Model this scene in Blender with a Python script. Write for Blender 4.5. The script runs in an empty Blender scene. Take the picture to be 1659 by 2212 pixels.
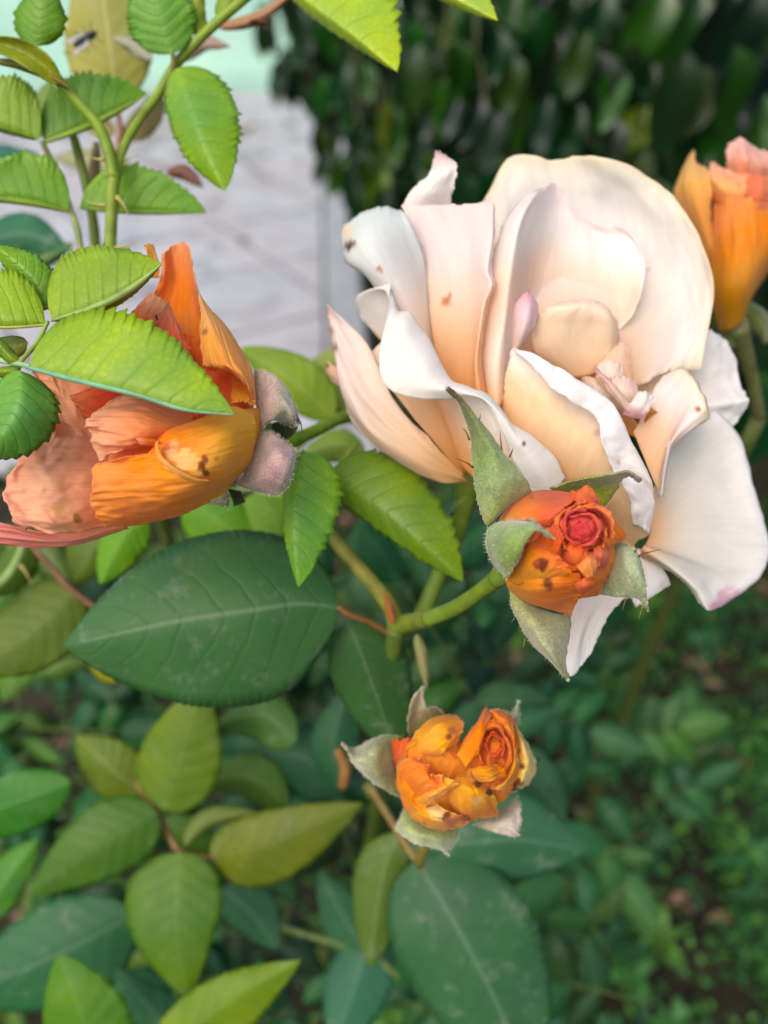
import bpy, math, random
import numpy as np
from mathutils import noise as mnoise, Vector

# ---------------------------------------------------------------- camera, sky, sun, exposure
scene = bpy.context.scene
FW, FH, FOC = 1659.0, 2212.0, 1736.0          # working frame of the photograph and its focal length in the same unit
CAM = np.array([0.0, 0.0, 0.85])
PITCH = math.radians(38)
RIGHT = np.array([1.0, 0, 0])
FWD = np.array([0, math.cos(PITCH), -math.sin(PITCH)])
UP = np.array([0, math.sin(PITCH), math.cos(PITCH)])
cam_data = bpy.data.cameras.new('camera')
cam = bpy.data.objects.new('camera', cam_data)
scene.collection.objects.link(cam)
cam.location = CAM
cam.rotation_euler = (math.pi/2 - PITCH, 0, 0)
cam_data.sensor_width = 36.0
cam_data.lens = 36.0*FOC/FH
cam_data.clip_start = 0.01
cam_data.clip_end = 200
cam_data.dof.use_dof = True
cam_data.dof.focus_distance = 0.193
cam_data.dof.aperture_fstop = cam_data.lens/4.3
scene.camera = cam

SUN_EL, SUN_AZ = math.radians(52), math.radians(215)   # soft daylight from above and one side
world = bpy.data.worlds.new('World'); scene.world = world
world.use_nodes = True
wn = world.node_tree
bg = wn.nodes['Background']
sky = wn.nodes.new('ShaderNodeTexSky'); sky.sky_type = 'NISHITA'; sky.sun_disc = False
sky.sun_elevation = SUN_EL; sky.sun_rotation = SUN_AZ
sky.air_density = 1.0; sky.dust_density = 6.0; sky.ozone_density = 0.6
wn.links.new(sky.outputs[0], bg.inputs[0])
bg.inputs[1].default_value = 0.15
sun_data = bpy.data.lights.new('sun', 'SUN'); sun_data.energy = 0.5; sun_data.angle = math.radians(80)
sun_data.color = (1.0, 0.97, 0.93)
sun = bpy.data.objects.new('sun', sun_data); scene.collection.objects.link(sun)
sdir = Vector((math.sin(SUN_AZ)*math.cos(SUN_EL), math.cos(SUN_AZ)*math.cos(SUN_EL), math.sin(SUN_EL)))
sun.rotation_euler = sdir.to_track_quat('Z', 'Y').to_euler()
scene.view_settings.view_transform = 'Standard'
scene.view_settings.look = 'None'
scene.view_settings.exposure = 0.56
scene.view_settings.gamma = 1.0
scene.cycles.max_bounces = 9
scene.cycles.diffuse_bounces = 6
scene.cycles.caustics_reflective = False
scene.cycles.caustics_refractive = False

rng = random.Random(7)
nprng = np.random.default_rng(11)
COL = scene.collection

# ---------------------------------------------------------------- helpers
def W(p):
    """frame coordinates and distance along the lens axis (m) -> world points; p is (..., 3)"""
    p = np.asarray(p, float)
    d = p[..., 2:3]
    return CAM + d*(FWD + (p[..., 0:1]-FW/2)/FOC*RIGHT - (p[..., 1:2]-FH/2)/FOC*UP)

def lin(c):
    c = np.asarray(c, float)/255.0
    return np.where(c <= 0.04045, c/12.92, ((c+0.055)/1.055)**2.4)

def crom(P, n):
    """n points along a Catmull-Rom curve through P (k x m), even in chord length"""
    P = np.asarray(P, float)
    if len(P) == 1: return np.repeat(P, n, 0)
    if len(P) == 2:
        t = np.linspace(0, 1, n)[:, None]; return P[0]*(1-t)+P[1]*t
    ch = np.linalg.norm(np.diff(P[:, :2], axis=0), axis=1)**0.75 + 1e-6
    s = np.concatenate([[0], np.cumsum(ch)]); s /= s[-1]
    return crom_at(P, s, np.linspace(0, 1, n))

def crom_at(P, s, t):
    G = np.vstack([2*P[0]-P[1], P, 2*P[-1]-P[-2]])
    sg = np.concatenate([[s[0]-(s[1]-s[0])], s, [s[-1]+(s[-1]-s[-2])]])
    i = np.clip(np.searchsorted(s, t, 'right')-1, 0, len(P)-2)
    t0, t1, t2, t3 = sg[i], sg[i+1], sg[i+2], sg[i+3]
    p0, p1, p2, p3 = G[i], G[i+1], G[i+2], G[i+3]
    h = t2-t1
    m1 = (p2-p0)/(t2-t0)[:, None]*h[:, None]; m2 = (p3-p1)/(t3-t1)[:, None]*h[:, None]
    x = ((t-t1)/h)[:, None]
    return (2*x**3-3*x**2+1)*p1+(x**3-2*x**2+x)*m1+(-2*x**3+3*x**2)*p2+(x**3-x**2)*m2

def parse(s):
    return [np.array([[float(v) for v in p.split(',')] for p in rail.split()]) for rail in s.split('|')]

def tag(o, label=None, cat=None, group=None, kind=None):
    for k, v in (('label', label), ('category', cat), ('group', group), ('kind', kind)):
        if v: o[k] = v
    return o

def thing(name, loc, label, cat, group=None):
    o = bpy.data.objects.new(name, None); COL.objects.link(o)
    o.empty_display_size = 0.005
    o.location = loc
    return tag(o, label, cat, group)

def root_loc(o):
    while o.parent: o = o.parent
    return np.array(o.location)

def link(name, me, parent=None, color=None):
    o = bpy.data.objects.new(name, me); COL.objects.link(o)
    if parent is not None: o.parent = parent
    if color is not None: o.color = (*lin(color), 1)
    return o

def mesh(name, V, F, mats, parent=None, uv=None, vcol=None, smooth=True, color=None, thick=0, world=True):
    V = np.asarray(V, float)
    if parent is not None and world: V = V - root_loc(parent)
    me = bpy.data.meshes.new(name)
    F = [list(map(int, f)) for f in F]
    me.from_pydata(V.tolist(), [], F)
    for m in (mats if isinstance(mats, (list, tuple)) else [mats]): me.materials.append(M[m])
    if uv is not None:
        l = me.uv_layers.new(name='UVMap')
        idx = np.empty(len(me.loops), np.int32); me.loops.foreach_get('vertex_index', idx)
        l.data.foreach_set('uv', np.asarray(uv, np.float32)[idx].ravel())
    if vcol is not None:
        a = me.color_attributes.new('Col', 'FLOAT_COLOR', 'POINT')
        c = np.ones((len(V), 4), np.float32); c[:, :3] = vcol
        a.data.foreach_set('color', c.ravel())
    if smooth: me.polygons.foreach_set('use_smooth', np.ones(len(me.polygons), bool))
    me.update()
    o = link(name, me, parent, color)
    if thick:
        md = o.modifiers.new('thickness', 'SOLIDIFY'); md.thickness = thick; md.offset = -1
        md.use_rim = True
        if isinstance(mats, (list, tuple)) and len(mats) > 1: md.material_offset = 1
    return o

def grid_faces(nr, nc, flip=False, closed=False):
    F = []
    for i in range(nr-1):
        for j in range(nc if closed else nc-1):
            a, b = i*nc+j, i*nc+(j+1) % nc
            f = (a, b, b+nc, a+nc)
            F.append(f[::-1] if flip else f)
    return F

def facing(V, nr, nc):
    """winding that turns the sheet's upper side to the camera"""
    G = V.reshape(nr, nc, 3)
    a, b, c = G[:-1, :-1], G[:-1, 1:], G[1:, :-1]
    n = np.cross(b-a, c-a)
    return bool((n*(CAM-a)).sum() < 0)

def fbm(p, o=3):
    return mnoise.fractal(Vector(p), 1.0, 2.0, o)

# a petal (or sepal): rails run from base to margin, given in frame units and millimetres of depth
def petal(parent, rails, d0, cols, name='petal', nu=40, nv=44, ruffle=0.0, rfreq=3.0, bulge=0.0, mat='petal',
          thick=0.00016, crinkle=0.22, cfreq=6.0, spots=(), tint=None, seed=0, under=False, label=None, ecol=None, lip=0.0, rc=None):
    R = parse(rails)
    cols_n = []
    P = np.stack([crom(r, nv) for r in R], 1)            # nv x k x 3
    k = P.shape[1]
    mid = P[nv//2]
    ch = np.linalg.norm(np.diff(mid[:, :2], axis=0), axis=1)**0.6+1e-6
    s = np.concatenate([[0], np.cumsum(ch)]); s /= s[-1]
    tu = np.linspace(0, 1, nu)
    S = np.stack([crom_at(P[i], s, tu) if k > 2 else P[i][0]*(1-tu[:, None])+P[i][1]*tu[:, None] for i in range(nv)])
    tv = np.linspace(0, 1, nv)
    if bulge: S[..., 2] -= bulge*np.sin(np.pi*tu)[None]*np.sin(np.pi*tv)[:, None]
    if ruffle:
        for i in range(nv):
            w = ruffle*tv[i]**1.5
            for j in range(nu):
                a = fbm((tu[j]*rfreq+seed*7.1, tv[i]*rfreq*0.5, seed*3.3), 3)
                b = fbm((tu[j]*rfreq+seed*7.1, tv[i]*rfreq*0.5, seed*3.3+9), 3)
                c = fbm((tu[j]*rfreq+seed*7.1+4, tv[i]*rfreq*0.5, seed*3.3+5), 3)
                S[i, j, 2] += w*a*1.6
                S[i, j, 0] += w*b*4.0; S[i, j, 1] += w*c*4.0
    if crinkle:                                           # margin wobble: no petal edge is a clean curve
        hw = 1.6 if nu > 20 else 0.8
        for j in range(nu):
            for i in range(nv-4, nv):
                q = (i-(nv-5))/4*hw
                S[i, j, 0] += q*2.4*fbm((tu[j]*17+seed*3, 0.3, 4.4), 3); S[i, j, 1] += q*2.4*fbm((tu[j]*17+seed*3, 5.3, 1.4), 3)
                S[i, j, 2] += q*0.5*fbm((tu[j]*13+seed*3, 9.3, 1.4), 3)
        for i in range(nv):
            for j, q in ((0, 1.0), (1, 0.6), (nu-2, 0.6), (nu-1, 1.0)):
                S[i, j, 0] += q*hw*2.2*fbm((tv[i]*13+seed*5+j, 0.7, 2.4), 3); S[i, j, 2] += q*hw*0.4*fbm((tv[i]*13+seed*5+j, 3.7, 2.4), 3)
        for i in range(nv):
            e = min(1.0, 0.25+tv[i])
            for j in range(nu):
                S[i, j, 2] += e*crinkle*(1.3*fbm((tu[j]*cfreq+seed*1.9, tv[i]*cfreq*0.45+seed, 1.7), 3)+0.6*fbm((tu[j]*cfreq*4, tv[i]*cfreq*0.8+seed, 8.7), 2))
    C = crom_at(lin(cols), np.linspace(0, 1, len(cols)), tv) if len(cols) > 2 else crom(lin(cols), nv)
    C = np.repeat(np.clip(C, 0.004, 0.92)[:, None], nu, 1)
    if ecol is not None:                                  # margin tint
        e = np.maximum(np.clip((tv-0.93)/0.07, 0, 1)[:, None], np.clip((np.abs(tu-0.5)-0.46)/0.04, 0, 1)[None])*0.7
        C = C*(1-e[..., None])+lin(ecol)*e[..., None]
    for (sx, sy, sr, sc) in spots:                        # blemishes with a shape of their own
        for i in range(nv):
            for j in range(nu):
                q = math.hypot(S[i, j, 0]-sx, S[i, j, 1]-sy)/sr
                if q < 2.2:
                    q += 0.7*fbm((S[i, j, 0]*0.06, S[i, j, 1]*0.06, seed), 3)
                    f = min(1, max(0, (1.25-q)/0.6))
                    C[i, j] = C[i, j]*(1-f)+lin(sc)*f
    D = S.copy(); D[..., 2] = d0 + S[..., 2]*0.001
    V = W(D.reshape(-1, 3))
    fl = facing(V, nv, nu) != under
    uv = np.stack([np.tile(tu, nv), np.repeat(tv, nu)], 1)
    o = mesh(name, V, grid_faces(nv, nu, fl), mat, parent, uv=uv, vcol=C.reshape(-1, 3), thick=thick)
    if label: o['label'] = label
    return o, V, D

def heart(parent, cx, cy, d0, zc, rx, ry, rz, ca, cb, seed, turns=4.5, amp=2.2, name='inner_petals', reach=0.62, mat='petal_orange'):
    """the folded inner petals, rolled round the middle of a bud"""
    nt_, nf = 90, 46
    V, C = [], []
    A, B = lin(ca), lin(cb)
    for i in range(nf):
        ph = math.pi*reach*i/(nf-1)
        for j in range(nt_):
            th = 2*math.pi*j/nt_
            nx, ny = math.sin(ph)*math.cos(th), math.sin(ph)*math.sin(th)
            wob = fbm((nx*1.6+seed, ny*1.6, seed*1.7), 2)
            s = (math.sqrt(i/(nf-1))*turns+th/(2*math.pi)+0.75*wob) % 1.0
            h = (1-s)**1.5 if s > 0.12 else (s/0.12)
            h = amp*h*min(1, i/5)+amp*0.8*fbm((nx*2.6+seed, ny*2.6, 2.2), 2)
            k = 1+0.05*fbm((nx*4, ny*4, seed), 2)
            V.append((cx+rx*nx*k, cy+ry*ny*k, d0+0.001*(zc-rz*math.cos(ph)-h)))
            f = min(1, max(0, 0.5+0.9*fbm((nx*3, ny*3, seed+5), 2)+(0.35-math.sin(ph))*0.6))
            C.append(A*(1-f)+B*f)
    V = W(np.array(V))
    uv = np.stack([np.tile(np.linspace(0, 1, nt_), nf), np.repeat(np.linspace(0, 1, nf), nt_)], 1)
    return mesh(name, V, grid_faces(nf, nt_, facing(V, nf, nt_), True), mat, parent, uv=uv, vcol=np.array(C))

def tube(name, path, radii, mat, parent, d_in_px=True, sides=10, n=None, color=None, label=None, tipcap=True):
    """round stem along frame-unit path points (x, y, depth m); radii in frame units at that depth"""
    P = np.asarray(path, float)
    n = n or max(8, 6*len(P))
    Q = np.hstack([P, np.asarray(radii, float)[:, None]])
    Q = crom(Q, n)
    r = Q[:, 3]*Q[:, 2]/FOC
    return tube_w(name, W(Q[:, :3]), r, mat, parent, sides, color, label)

def tube_w(name, X, r, mat, parent, sides=8, color=None, label=None):
    X = np.asarray(X, float); r = np.asarray(r, float); n = len(X)
    T = np.gradient(X, axis=0); T /= np.linalg.norm(T, axis=1)[:, None]+1e-12
    a = np.cross(T[0], [0.3, 0.2, 0.93]); a /= np.linalg.norm(a)
    ang = np.linspace(0, 2*np.pi, sides, endpoint=False)
    V = []
    for i in range(n):
        a = a-T[i]*a.dot(T[i]); a /= np.linalg.norm(a); b = np.cross(T[i], a)
        V.append(X[i]+r[i]*(np.cos(ang)[:, None]*a+np.sin(ang)[:, None]*b))
    V = np.vstack(V+[X[:1], X[-1:]])
    F = grid_faces(n, sides, False, True)
    e0, e1 = n*sides, n*sides+1
    F += [(e0, (j+1) % sides, j) for j in range(sides)]
    F += [(e1, (n-1)*sides+j, (n-1)*sides+(j+1) % sides) for j in range(sides)]
    o = mesh(name, V, F, mat, parent, color=color)
    if label: o['label'] = label
    return o

def leaf(parent, mid, wl, wr, col, dl=2.0, dr=2.0, fine=True, teeth=18, amp=0.05, mat='leaf_young', seed=0, wave=0.5,
         name='leaf', under=False, peak=0.40, tip=0.85, arch=0.0, label=None, base=0.55, thick=0.0003, corr=0.35):
    """a leaf blade on its midrib (frame units, depth in m); wl / wr: half widths to either side, dl / dr: how far (mm)
    each margin falls behind (+) or in front (-) of the midrib"""
    nr, nc = ((teeth*5+1), 13) if fine else (25, 7)
    mid = np.asarray(mid, float)
    t = np.linspace(0, 1, nr)
    Q = crom(mid, nr)
    T = np.gradient(Q[:, :2], axis=0); T /= np.linalg.norm(T, axis=1)[:, None]+1e-9
    avg = (Q[-1, :2]-Q[0, :2]); avg /= np.linalg.norm(avg)
    T = 0.5*T+0.5*avg; T /= np.linalg.norm(T, axis=1)[:, None]
    N = np.stack([-T[:, 1], T[:, 0]], 1)
    w = t**base*(1-t)**tip; w /= w.max()
    L = np.linalg.norm(Q[-1, :2]-Q[0, :2])
    u = np.linspace(-1, 1, nc)
    lr = np.random.default_rng(int(seed)*13+5)
    tw = t*teeth+0.35*np.sin(t*9+seed)*np.clip(t*5, 0, 1)
    saw = (tw % 1.0)*(0.35+1.1*lr.random(teeth+3))[np.clip(np.floor(tw).astype(int), 0, teeth+2)]
    env = np.clip(t*6, 0, 1)*np.clip((1-t)*8, 0, 1)
    S = np.zeros((nr, nc, 3))
    for j in range(nc):
        a = abs(u[j]); side = wr if u[j] > 0 else wl; dd = dr if u[j] > 0 else dl
        ed = max(0, (a-0.66)/0.34)
        ww = w*side*a*(1+ed*amp*2*(saw-0.5)*env*(1.0 if side > 20 else 0.3)) + ed*amp*side*0.35*(saw-0.5)*env
        sgn = 1 if u[j] > 0 else -1
        S[:, j, :2] = Q[:, :2]+N*(ww*sgn)[:, None]+T*(ed*amp*side*0.5*saw*env)[:, None]
        ph = 2*np.pi*(t*7-a*1.6)
        S[:, j, 2] = Q[:, 2]+0.001*(dd*w*a**1.4 - arch*np.sin(np.pi*a)*w + corr*np.cos(ph)*a*(1-a*0.4)*w*min(1, side/60)
                     + wave*ed**0.5*np.sin(2*np.pi*(t*2.3+seed*0.37+(0.4 if sgn > 0 else 0)))*w)
    V = W(S.reshape(-1, 3))
    fl = facing(V, nr, nc) != under
    uv = np.stack([np.tile(u*0.5+0.5, nr), np.repeat(t, nc)], 1)
    o = mesh(name, V, grid_faces(nr, nc, fl), [mat, 'leaf_under'], parent, uv=uv, color=col, thick=thick)
    if label: o['label'] = label
    return o

def hairs(name, parent, V, n, length, mat, rad=0.00003, seed=0, droop=None, edge=None):
    """fine down or bristles standing on a sheet's points V"""
    r = np.random.default_rng(seed)
    V = np.asarray(V)
    idx = r.integers(0, len(V), n)
    P = V[idx]
    c = V.mean(0)
    out = (P-c); out /= np.linalg.norm(out, axis=1)[:, None]+1e-9
    tocam = (CAM-P); tocam /= np.linalg.norm(tocam, axis=1)[:, None]
    D = out*0.9+tocam*0.5+r.normal(0, 0.35, P.shape)
    D /= np.linalg.norm(D, axis=1)[:, None]
    L = length*(0.5+r.random(n))[:, None]
    s = np.cross(D, tocam); s /= np.linalg.norm(s, axis=1)[:, None]+1e-9
    s2 = np.cross(D, s)
    A, B, B2, Tp = P-s*rad, P+s*rad, P+s2*rad*1.5, P+D*L
    VV = np.stack([A, B, B2, Tp], 1).reshape(-1, 3)
    F = []
    for i in range(n):
        k = 4*i; F += [(k, k+1, k+3), (k+1, k+2, k+3), (k+2, k, k+3)]
    o = mesh(name, VV, F, mat, parent, smooth=False); o['kind'] = 'stuff'
    return o

def thorn(parent, x, y, d, dx, dy, size=1.0, dd=0.0, r=6):
    tube('thorn', [(x, y, d), (x+dx*0.5, y+dy*0.35, d+dd*0.5), (x+dx, y+dy, d+dd)], [r*size, r*0.45*size, 0.4], 'thorn', parent, sides=6, n=7)

# ---------------------------------------------------------------- materials
M = {}
def mat(name):
    m = bpy.data.materials.new(name); m.use_nodes = True; M[name] = m
    nt = m.node_tree
    b = nt.nodes['Principled BSDF']
    return m, nt, b, nt.nodes['Material Output']
def nd(nt, t, **k):
    n = nt.nodes.new(t)
    for a, v in k.items():
        if a.startswith('i_'):
            key = a[2:]
            n.inputs[int(key) if key.isdigit() else key.replace('_', ' ')].default_value = v
        else: setattr(n, a, v)
    return n
def math_n(nt, op, a, b=None, c=None, clamp=False):
    n = nt.nodes.new('ShaderNodeMath'); n.operation = op; n.use_clamp = clamp
    for i, v in enumerate((a, b, c)):
        if v is None: continue
        if isinstance(v, (int, float)): n.inputs[i].default_value = v
        else: nt.links.new(v, n.inputs[i])
    return n.outputs[0]
def mix_c(nt, fac, a, b, mode='MIX'):
    n = nt.nodes.new('ShaderNodeMix'); n.data_type = 'RGBA'; n.blend_type = mode
    for i, v in ((0, fac), (6, a), (7, b)):
        if isinstance(v, (int, float)): n.inputs[i].default_value = v
        elif isinstance(v, (tuple, list, np.ndarray)): n.inputs[i].default_value = (*[float(q) for q in v[:3]], 1)
        else: nt.links.new(v, n.inputs[i])
    return n.outputs[2]
def ramp(nt, fac, stops):
    n = nt.nodes.new('ShaderNodeValToRGB')
    e = n.color_ramp.elements
    while len(e) < len(stops): e.new(0.5)
    for q, (p, c) in zip(e, stops):
        q.position = p; q.color = (*c, 1) if not isinstance(c, (int, float)) else (c, c, c, 1)
    nt.links.new(fac, n.inputs[0]); return n.outputs[0]
def bump(nt, h, strength, dist, b):
    n = nd(nt, 'ShaderNodeBump', i_Strength=strength, i_Distance=dist)
    nt.links.new(h, n.inputs['Height']); nt.links.new(n.outputs[0], b.inputs['Normal']); return n
def translucent(nt, b, out, col, fac):
    t = nd(nt, 'ShaderNodeBsdfTranslucent'); nt.links.new(col, t.inputs[0])
    mx = nd(nt, 'ShaderNodeMixShader'); mx.inputs[0].default_value = fac
    nt.links.new(b.outputs[0], mx.inputs[1]); nt.links.new(t.outputs[0], mx.inputs[2]); nt.links.new(mx.outputs[0], out.inputs[0])

def build_petal_mat(name, trans, rough, streak, satur):
    m, nt, b, out = mat(name)
    at = nd(nt, 'ShaderNodeAttribute', attribute_name='Col')
    uv = nd(nt, 'ShaderNodeUVMap', uv_map='UVMap')
    mp = nd(nt, 'ShaderNodeMapping'); nt.links.new(uv.outputs[0], mp.inputs[0]); mp.inputs['Scale'].default_value = (26, 2.2, 1)
    n1 = nd(nt, 'ShaderNodeTexNoise', i_Scale=1.6, i_Detail=5.0, i_Distortion=0.7); nt.links.new(mp.outputs[0], n1.inputs['Vector'])
    tc = nd(nt, 'ShaderNodeTexCoord')
    n2 = nd(nt, 'ShaderNodeTexNoise', i_Scale=70.0, i_Detail=4.0); nt.links.new(tc.outputs['Object'], n2.inputs['Vector'])
    n3 = nd(nt, 'ShaderNodeTexNoise', i_Scale=1500.0, i_Detail=2.0); nt.links.new(tc.outputs['Object'], n3.inputs['Vector'])
    hs = nd(nt, 'ShaderNodeHueSaturation')
    nt.links.new(at.outputs[0], hs.inputs['Color'])
    s = math_n(nt, 'MULTIPLY_ADD', n1.outputs[0], streak, 1.0-streak*0.5)
    s2 = math_n(nt, 'MULTIPLY_ADD', n2.outputs[0], 0.14, 0.93)
    nt.links.new(math_n(nt, 'MULTIPLY', s, s2), hs.inputs['Value'])
    nt.links.new(math_n(nt, 'MULTIPLY_ADD', n2.outputs[0], satur, 1.0-satur*0.5), hs.inputs['Saturation'])
    nt.links.new(hs.outputs[0], b.inputs['Base Color'])
    b.inputs['Roughness'].default_value = rough
    b.inputs['Specular IOR Level'].default_value = 0.15
    b.inputs['Sheen Weight'].default_value = 0.12
    h = math_n(nt, 'ADD', math_n(nt, 'MULTIPLY', n1.outputs[0], 0.6), math_n(nt, 'MULTIPLY', n3.outputs[0], 0.25))
    bump(nt, h, 0.55, 0.0004, b)
    translucent(nt, b, out, hs.outputs[0], trans)
build_petal_mat('petal', 0.48, 0.7, 0.14, 0.16)
build_petal_mat('petal_orange', 0.50, 0.65, 0.42, 0.34)

def build_sepal(name, c_scale):
    m, nt, b, out = mat(name)
    at = nd(nt, 'ShaderNodeAttribute', attribute_name='Col')
    tc = nd(nt, 'ShaderNodeTexCoord')
    n1 = nd(nt, 'ShaderNodeTexNoise', i_Scale=1600.0, i_Detail=4.0); nt.links.new(tc.outputs['Object'], n1.inputs['Vector'])
    n2 = nd(nt, 'ShaderNodeTexNoise', i_Scale=220.0, i_Detail=4.0); nt.links.new(tc.outputs['Object'], n2.inputs['Vector'])
    f = ramp(nt, n1.outputs[0], [(0.35, 0.8), (0.7, 1.2)])
    g = ramp(nt, n2.outputs[0], [(0.3, 0.75), (0.7, 1.2)])
    c = mix_c(nt, 1.0, mix_c(nt, 1.0, at.outputs[0], f, 'MULTIPLY'), g, 'MULTIPLY')
    nt.links.new(c, b.inputs['Base Color'])
    b.inputs['Roughness'].default_value = 0.75
    b.inputs['Sheen Weight'].default_value = 0.45; b.inputs['Sheen Roughness'].default_value = 0.4
    b.inputs['Specular IOR Level'].default_value = 0.2
    bump(nt, n1.outputs[0], 0.5, 0.0004, b)
    translucent(nt, b, out, c, 0.15)
build_sepal('sepal', 1)

def build_leaf(name, vein_dark, mottle, rough, trans, dust, mid_light, vein_w=0.09, ret=520.0, blue=0.75, spec=0.4):
    """blade colour is the object's own; veins follow the blade's midrib coordinates"""
    m, nt, b, out = mat(name)
    oi = nd(nt, 'ShaderNodeObjectInfo')
    uv = nd(nt, 'ShaderNodeUVMap', uv_map='UVMap')
    sp = nd(nt, 'ShaderNodeSeparateXYZ'); nt.links.new(uv.outputs[0], sp.inputs[0])
    tc = nd(nt, 'ShaderNodeTexCoord')
    nw = nd(nt, 'ShaderNodeTexNoise', i_Scale=60.0, i_Detail=3.0); nt.links.new(tc.outputs['Object'], nw.inputs['Vector'])
    a = math_n(nt, 'ABSOLUTE', math_n(nt, 'MULTIPLY_ADD', sp.outputs[0], 2.0, -1.0))
    ph = math_n(nt, 'SUBTRACT', math_n(nt, 'MULTIPLY', sp.outputs[1], 8.0), math_n(nt, 'MULTIPLY', math_n(nt, 'POWER', a, 1.25), 1.7))
    ph = math_n(nt, 'ADD', ph, math_n(nt, 'MULTIPLY', math_n(nt, 'SUBTRACT', nw.outputs[0], 0.5), 0.9))
    fr = math_n(nt, 'ABSOLUTE', math_n(nt, 'SUBTRACT', math_n(nt, 'FRACT', ph), 0.5))
    side = math_n(nt, 'SUBTRACT', 1.0, math_n(nt, 'DIVIDE', fr, vein_w), clamp=True)
    side = math_n(nt, 'POWER', side, 1.6)
    side = math_n(nt, 'MULTIPLY', side, math_n(nt, 'SUBTRACT', 1.05, math_n(nt, 'MULTIPLY', a, 0.7), clamp=True))
    midv = math_n(nt, 'SUBTRACT', 1.0, math_n(nt, 'DIVIDE', a, 0.045), clamp=True)
    vo = nd(nt, 'ShaderNodeTexVoronoi', feature='DISTANCE_TO_EDGE', i_Scale=ret); 
    nj = nd(nt, 'ShaderNodeTexNoise', i_Scale=900.0, i_Detail=2.0); nt.links.new(tc.outputs['Object'], nj.inputs['Vector'])
    vj = nd(nt, 'ShaderNodeVectorMath', operation='MULTIPLY_ADD'); nt.links.new(nj.outputs['Color'], vj.inputs[0]); vj.inputs[1].default_value = (0.0016, 0.0016, 0.0016); nt.links.new(tc.outputs['Object'], vj.inputs[2])
    nt.links.new(vj.outputs[0], vo.inputs['Vector'])
    net = math_n(nt, 'SUBTRACT', 1.0, math_n(nt, 'MULTIPLY', vo.outputs[0], 3.0), clamp=True)
    cell = ramp(nt, nw.outputs[0], [(0.3, 0.0), (0.7, 1.0)])
    yel = nd(nt, 'ShaderNodeHueSaturation', i_Hue=0.468, i_Saturation=1.08, i_Value=1.42); nt.links.new(oi.outputs['Color'], yel.inputs['Color'])
    dk = nd(nt, 'ShaderNodeHueSaturation', i_Hue=0.53, i_Saturation=0.95, i_Value=0.55); nt.links.new(oi.outputs['Color'], dk.inputs['Color'])
    lt = nd(nt, 'ShaderNodeHueSaturation', i_Hue=0.48, i_Saturation=0.55, i_Value=2.6); nt.links.new(oi.outputs['Color'], lt.inputs['Color'])
    nb = nd(nt, 'ShaderNodeTexNoise', i_Scale=26.0, i_Detail=3.0); nt.links.new(tc.outputs['Object'], nb.inputs['Vector'])
    blu = nd(nt, 'ShaderNodeHueSaturation', i_Hue=0.545, i_Saturation=0.82, i_Value=0.95); nt.links.new(oi.outputs['Color'], blu.inputs['Color'])
    c0 = mix_c(nt, math_n(nt, 'MULTIPLY', ramp(nt, nb.outputs[0], [(0.42, 0.0), (0.62, 1.0)]), blue), oi.outputs['Color'], blu.outputs[0])
    c = mix_c(nt, math_n(nt, 'MULTIPLY', cell, mottle), c0, yel.outputs[0])
    vm = math_n(nt, 'MAXIMUM', side, math_n(nt, 'MULTIPLY', net, 0.5))
    c = mix_c(nt, math_n(nt, 'MULTIPLY', vm, vein_dark), c, dk.outputs[0])
    c = mix_c(nt, math_n(nt, 'MULTIPLY', midv, mid_light), c, lt.outputs[0])
    nds = nd(nt, 'ShaderNodeTexNoise', i_Scale=110.0, i_Detail=6.0, i_Roughness=0.7); nt.links.new(tc.outputs['Object'], nds.inputs['Vector'])
    dm = math_n(nt, 'MULTIPLY', ramp(nt, nds.outputs[0], [(0.56, 0.0), (0.76, 1.0)]), dust)
    c = mix_c(nt, dm, c, (0.30, 0.33, 0.28))
    nt.links.new(c, b.inputs['Base Color'])
    b.inputs['Roughness'].default_value = rough
    b.inputs['Specular IOR Level'].default_value = spec
    h = math_n(nt, 'SUBTRACT', 1.0, math_n(nt, 'ADD', math_n(nt, 'MULTIPLY', side, 0.8), math_n(nt, 'MULTIPLY', net, 0.12)))
    bump(nt, h, 0.35, 0.0006, b)
    tr = nd(nt, 'ShaderNodeHueSaturation', i_Hue=0.47, i_Saturation=1.1, i_Value=1.6); nt.links.new(c, tr.inputs['Color'])
    translucent(nt, b, out, tr.outputs[0], trans)
build_leaf('leaf_young', 0.55, 0.8, 0.40, 0.30, 0.05, 0.05, 0.17, 560.0)
build_leaf('leaf_mid', 0.40, 0.6, 0.5, 0.25, 0.25, 0.10, 0.14, 560.0, 0.4, 0.3)
build_leaf('leaf_old', 0.34, 0.45, 0.50, 0.14, 0.40, 0.42, 0.13, 520.0, 0.2, 0.28)
build_leaf('leaf_under', 0.35, 0.3, 0.6, 0.2, 0.35, 0.3)

def simple(name, c1, c2, scale, rough=0.6, bmp=0.3, bdist=0.001, spec=0.4, objcol=False, detail=5.0, trans=0):
    m, nt, b, out = mat(name)
    tc = nd(nt, 'ShaderNodeTexCoord')
    n = nd(nt, 'ShaderNodeTexNoise', i_Scale=scale, i_Detail=detail); nt.links.new(tc.outputs['Object'], n.inputs['Vector'])
    c = ramp(nt, n.outputs[0], [(0.3, tuple(lin(c1))), (0.7, tuple(lin(c2)))])
    if objcol:
        oi = nd(nt, 'ShaderNodeObjectInfo')
        f = ramp(nt, n.outputs[0], [(0.25, 0.65), (0.75, 1.3)])
        c = mix_c(nt, 1.0, oi.outputs['Color'], f, 'MULTIPLY')
    nt.links.new(c, b.inputs['Base Color'])
    b.inputs['Roughness'].default_value = rough; b.inputs['Specular IOR Level'].default_value = spec
    bump(nt, n.outputs[0], bmp, bdist, b)
    if trans: translucent(nt, b, out, c, trans)
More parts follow.
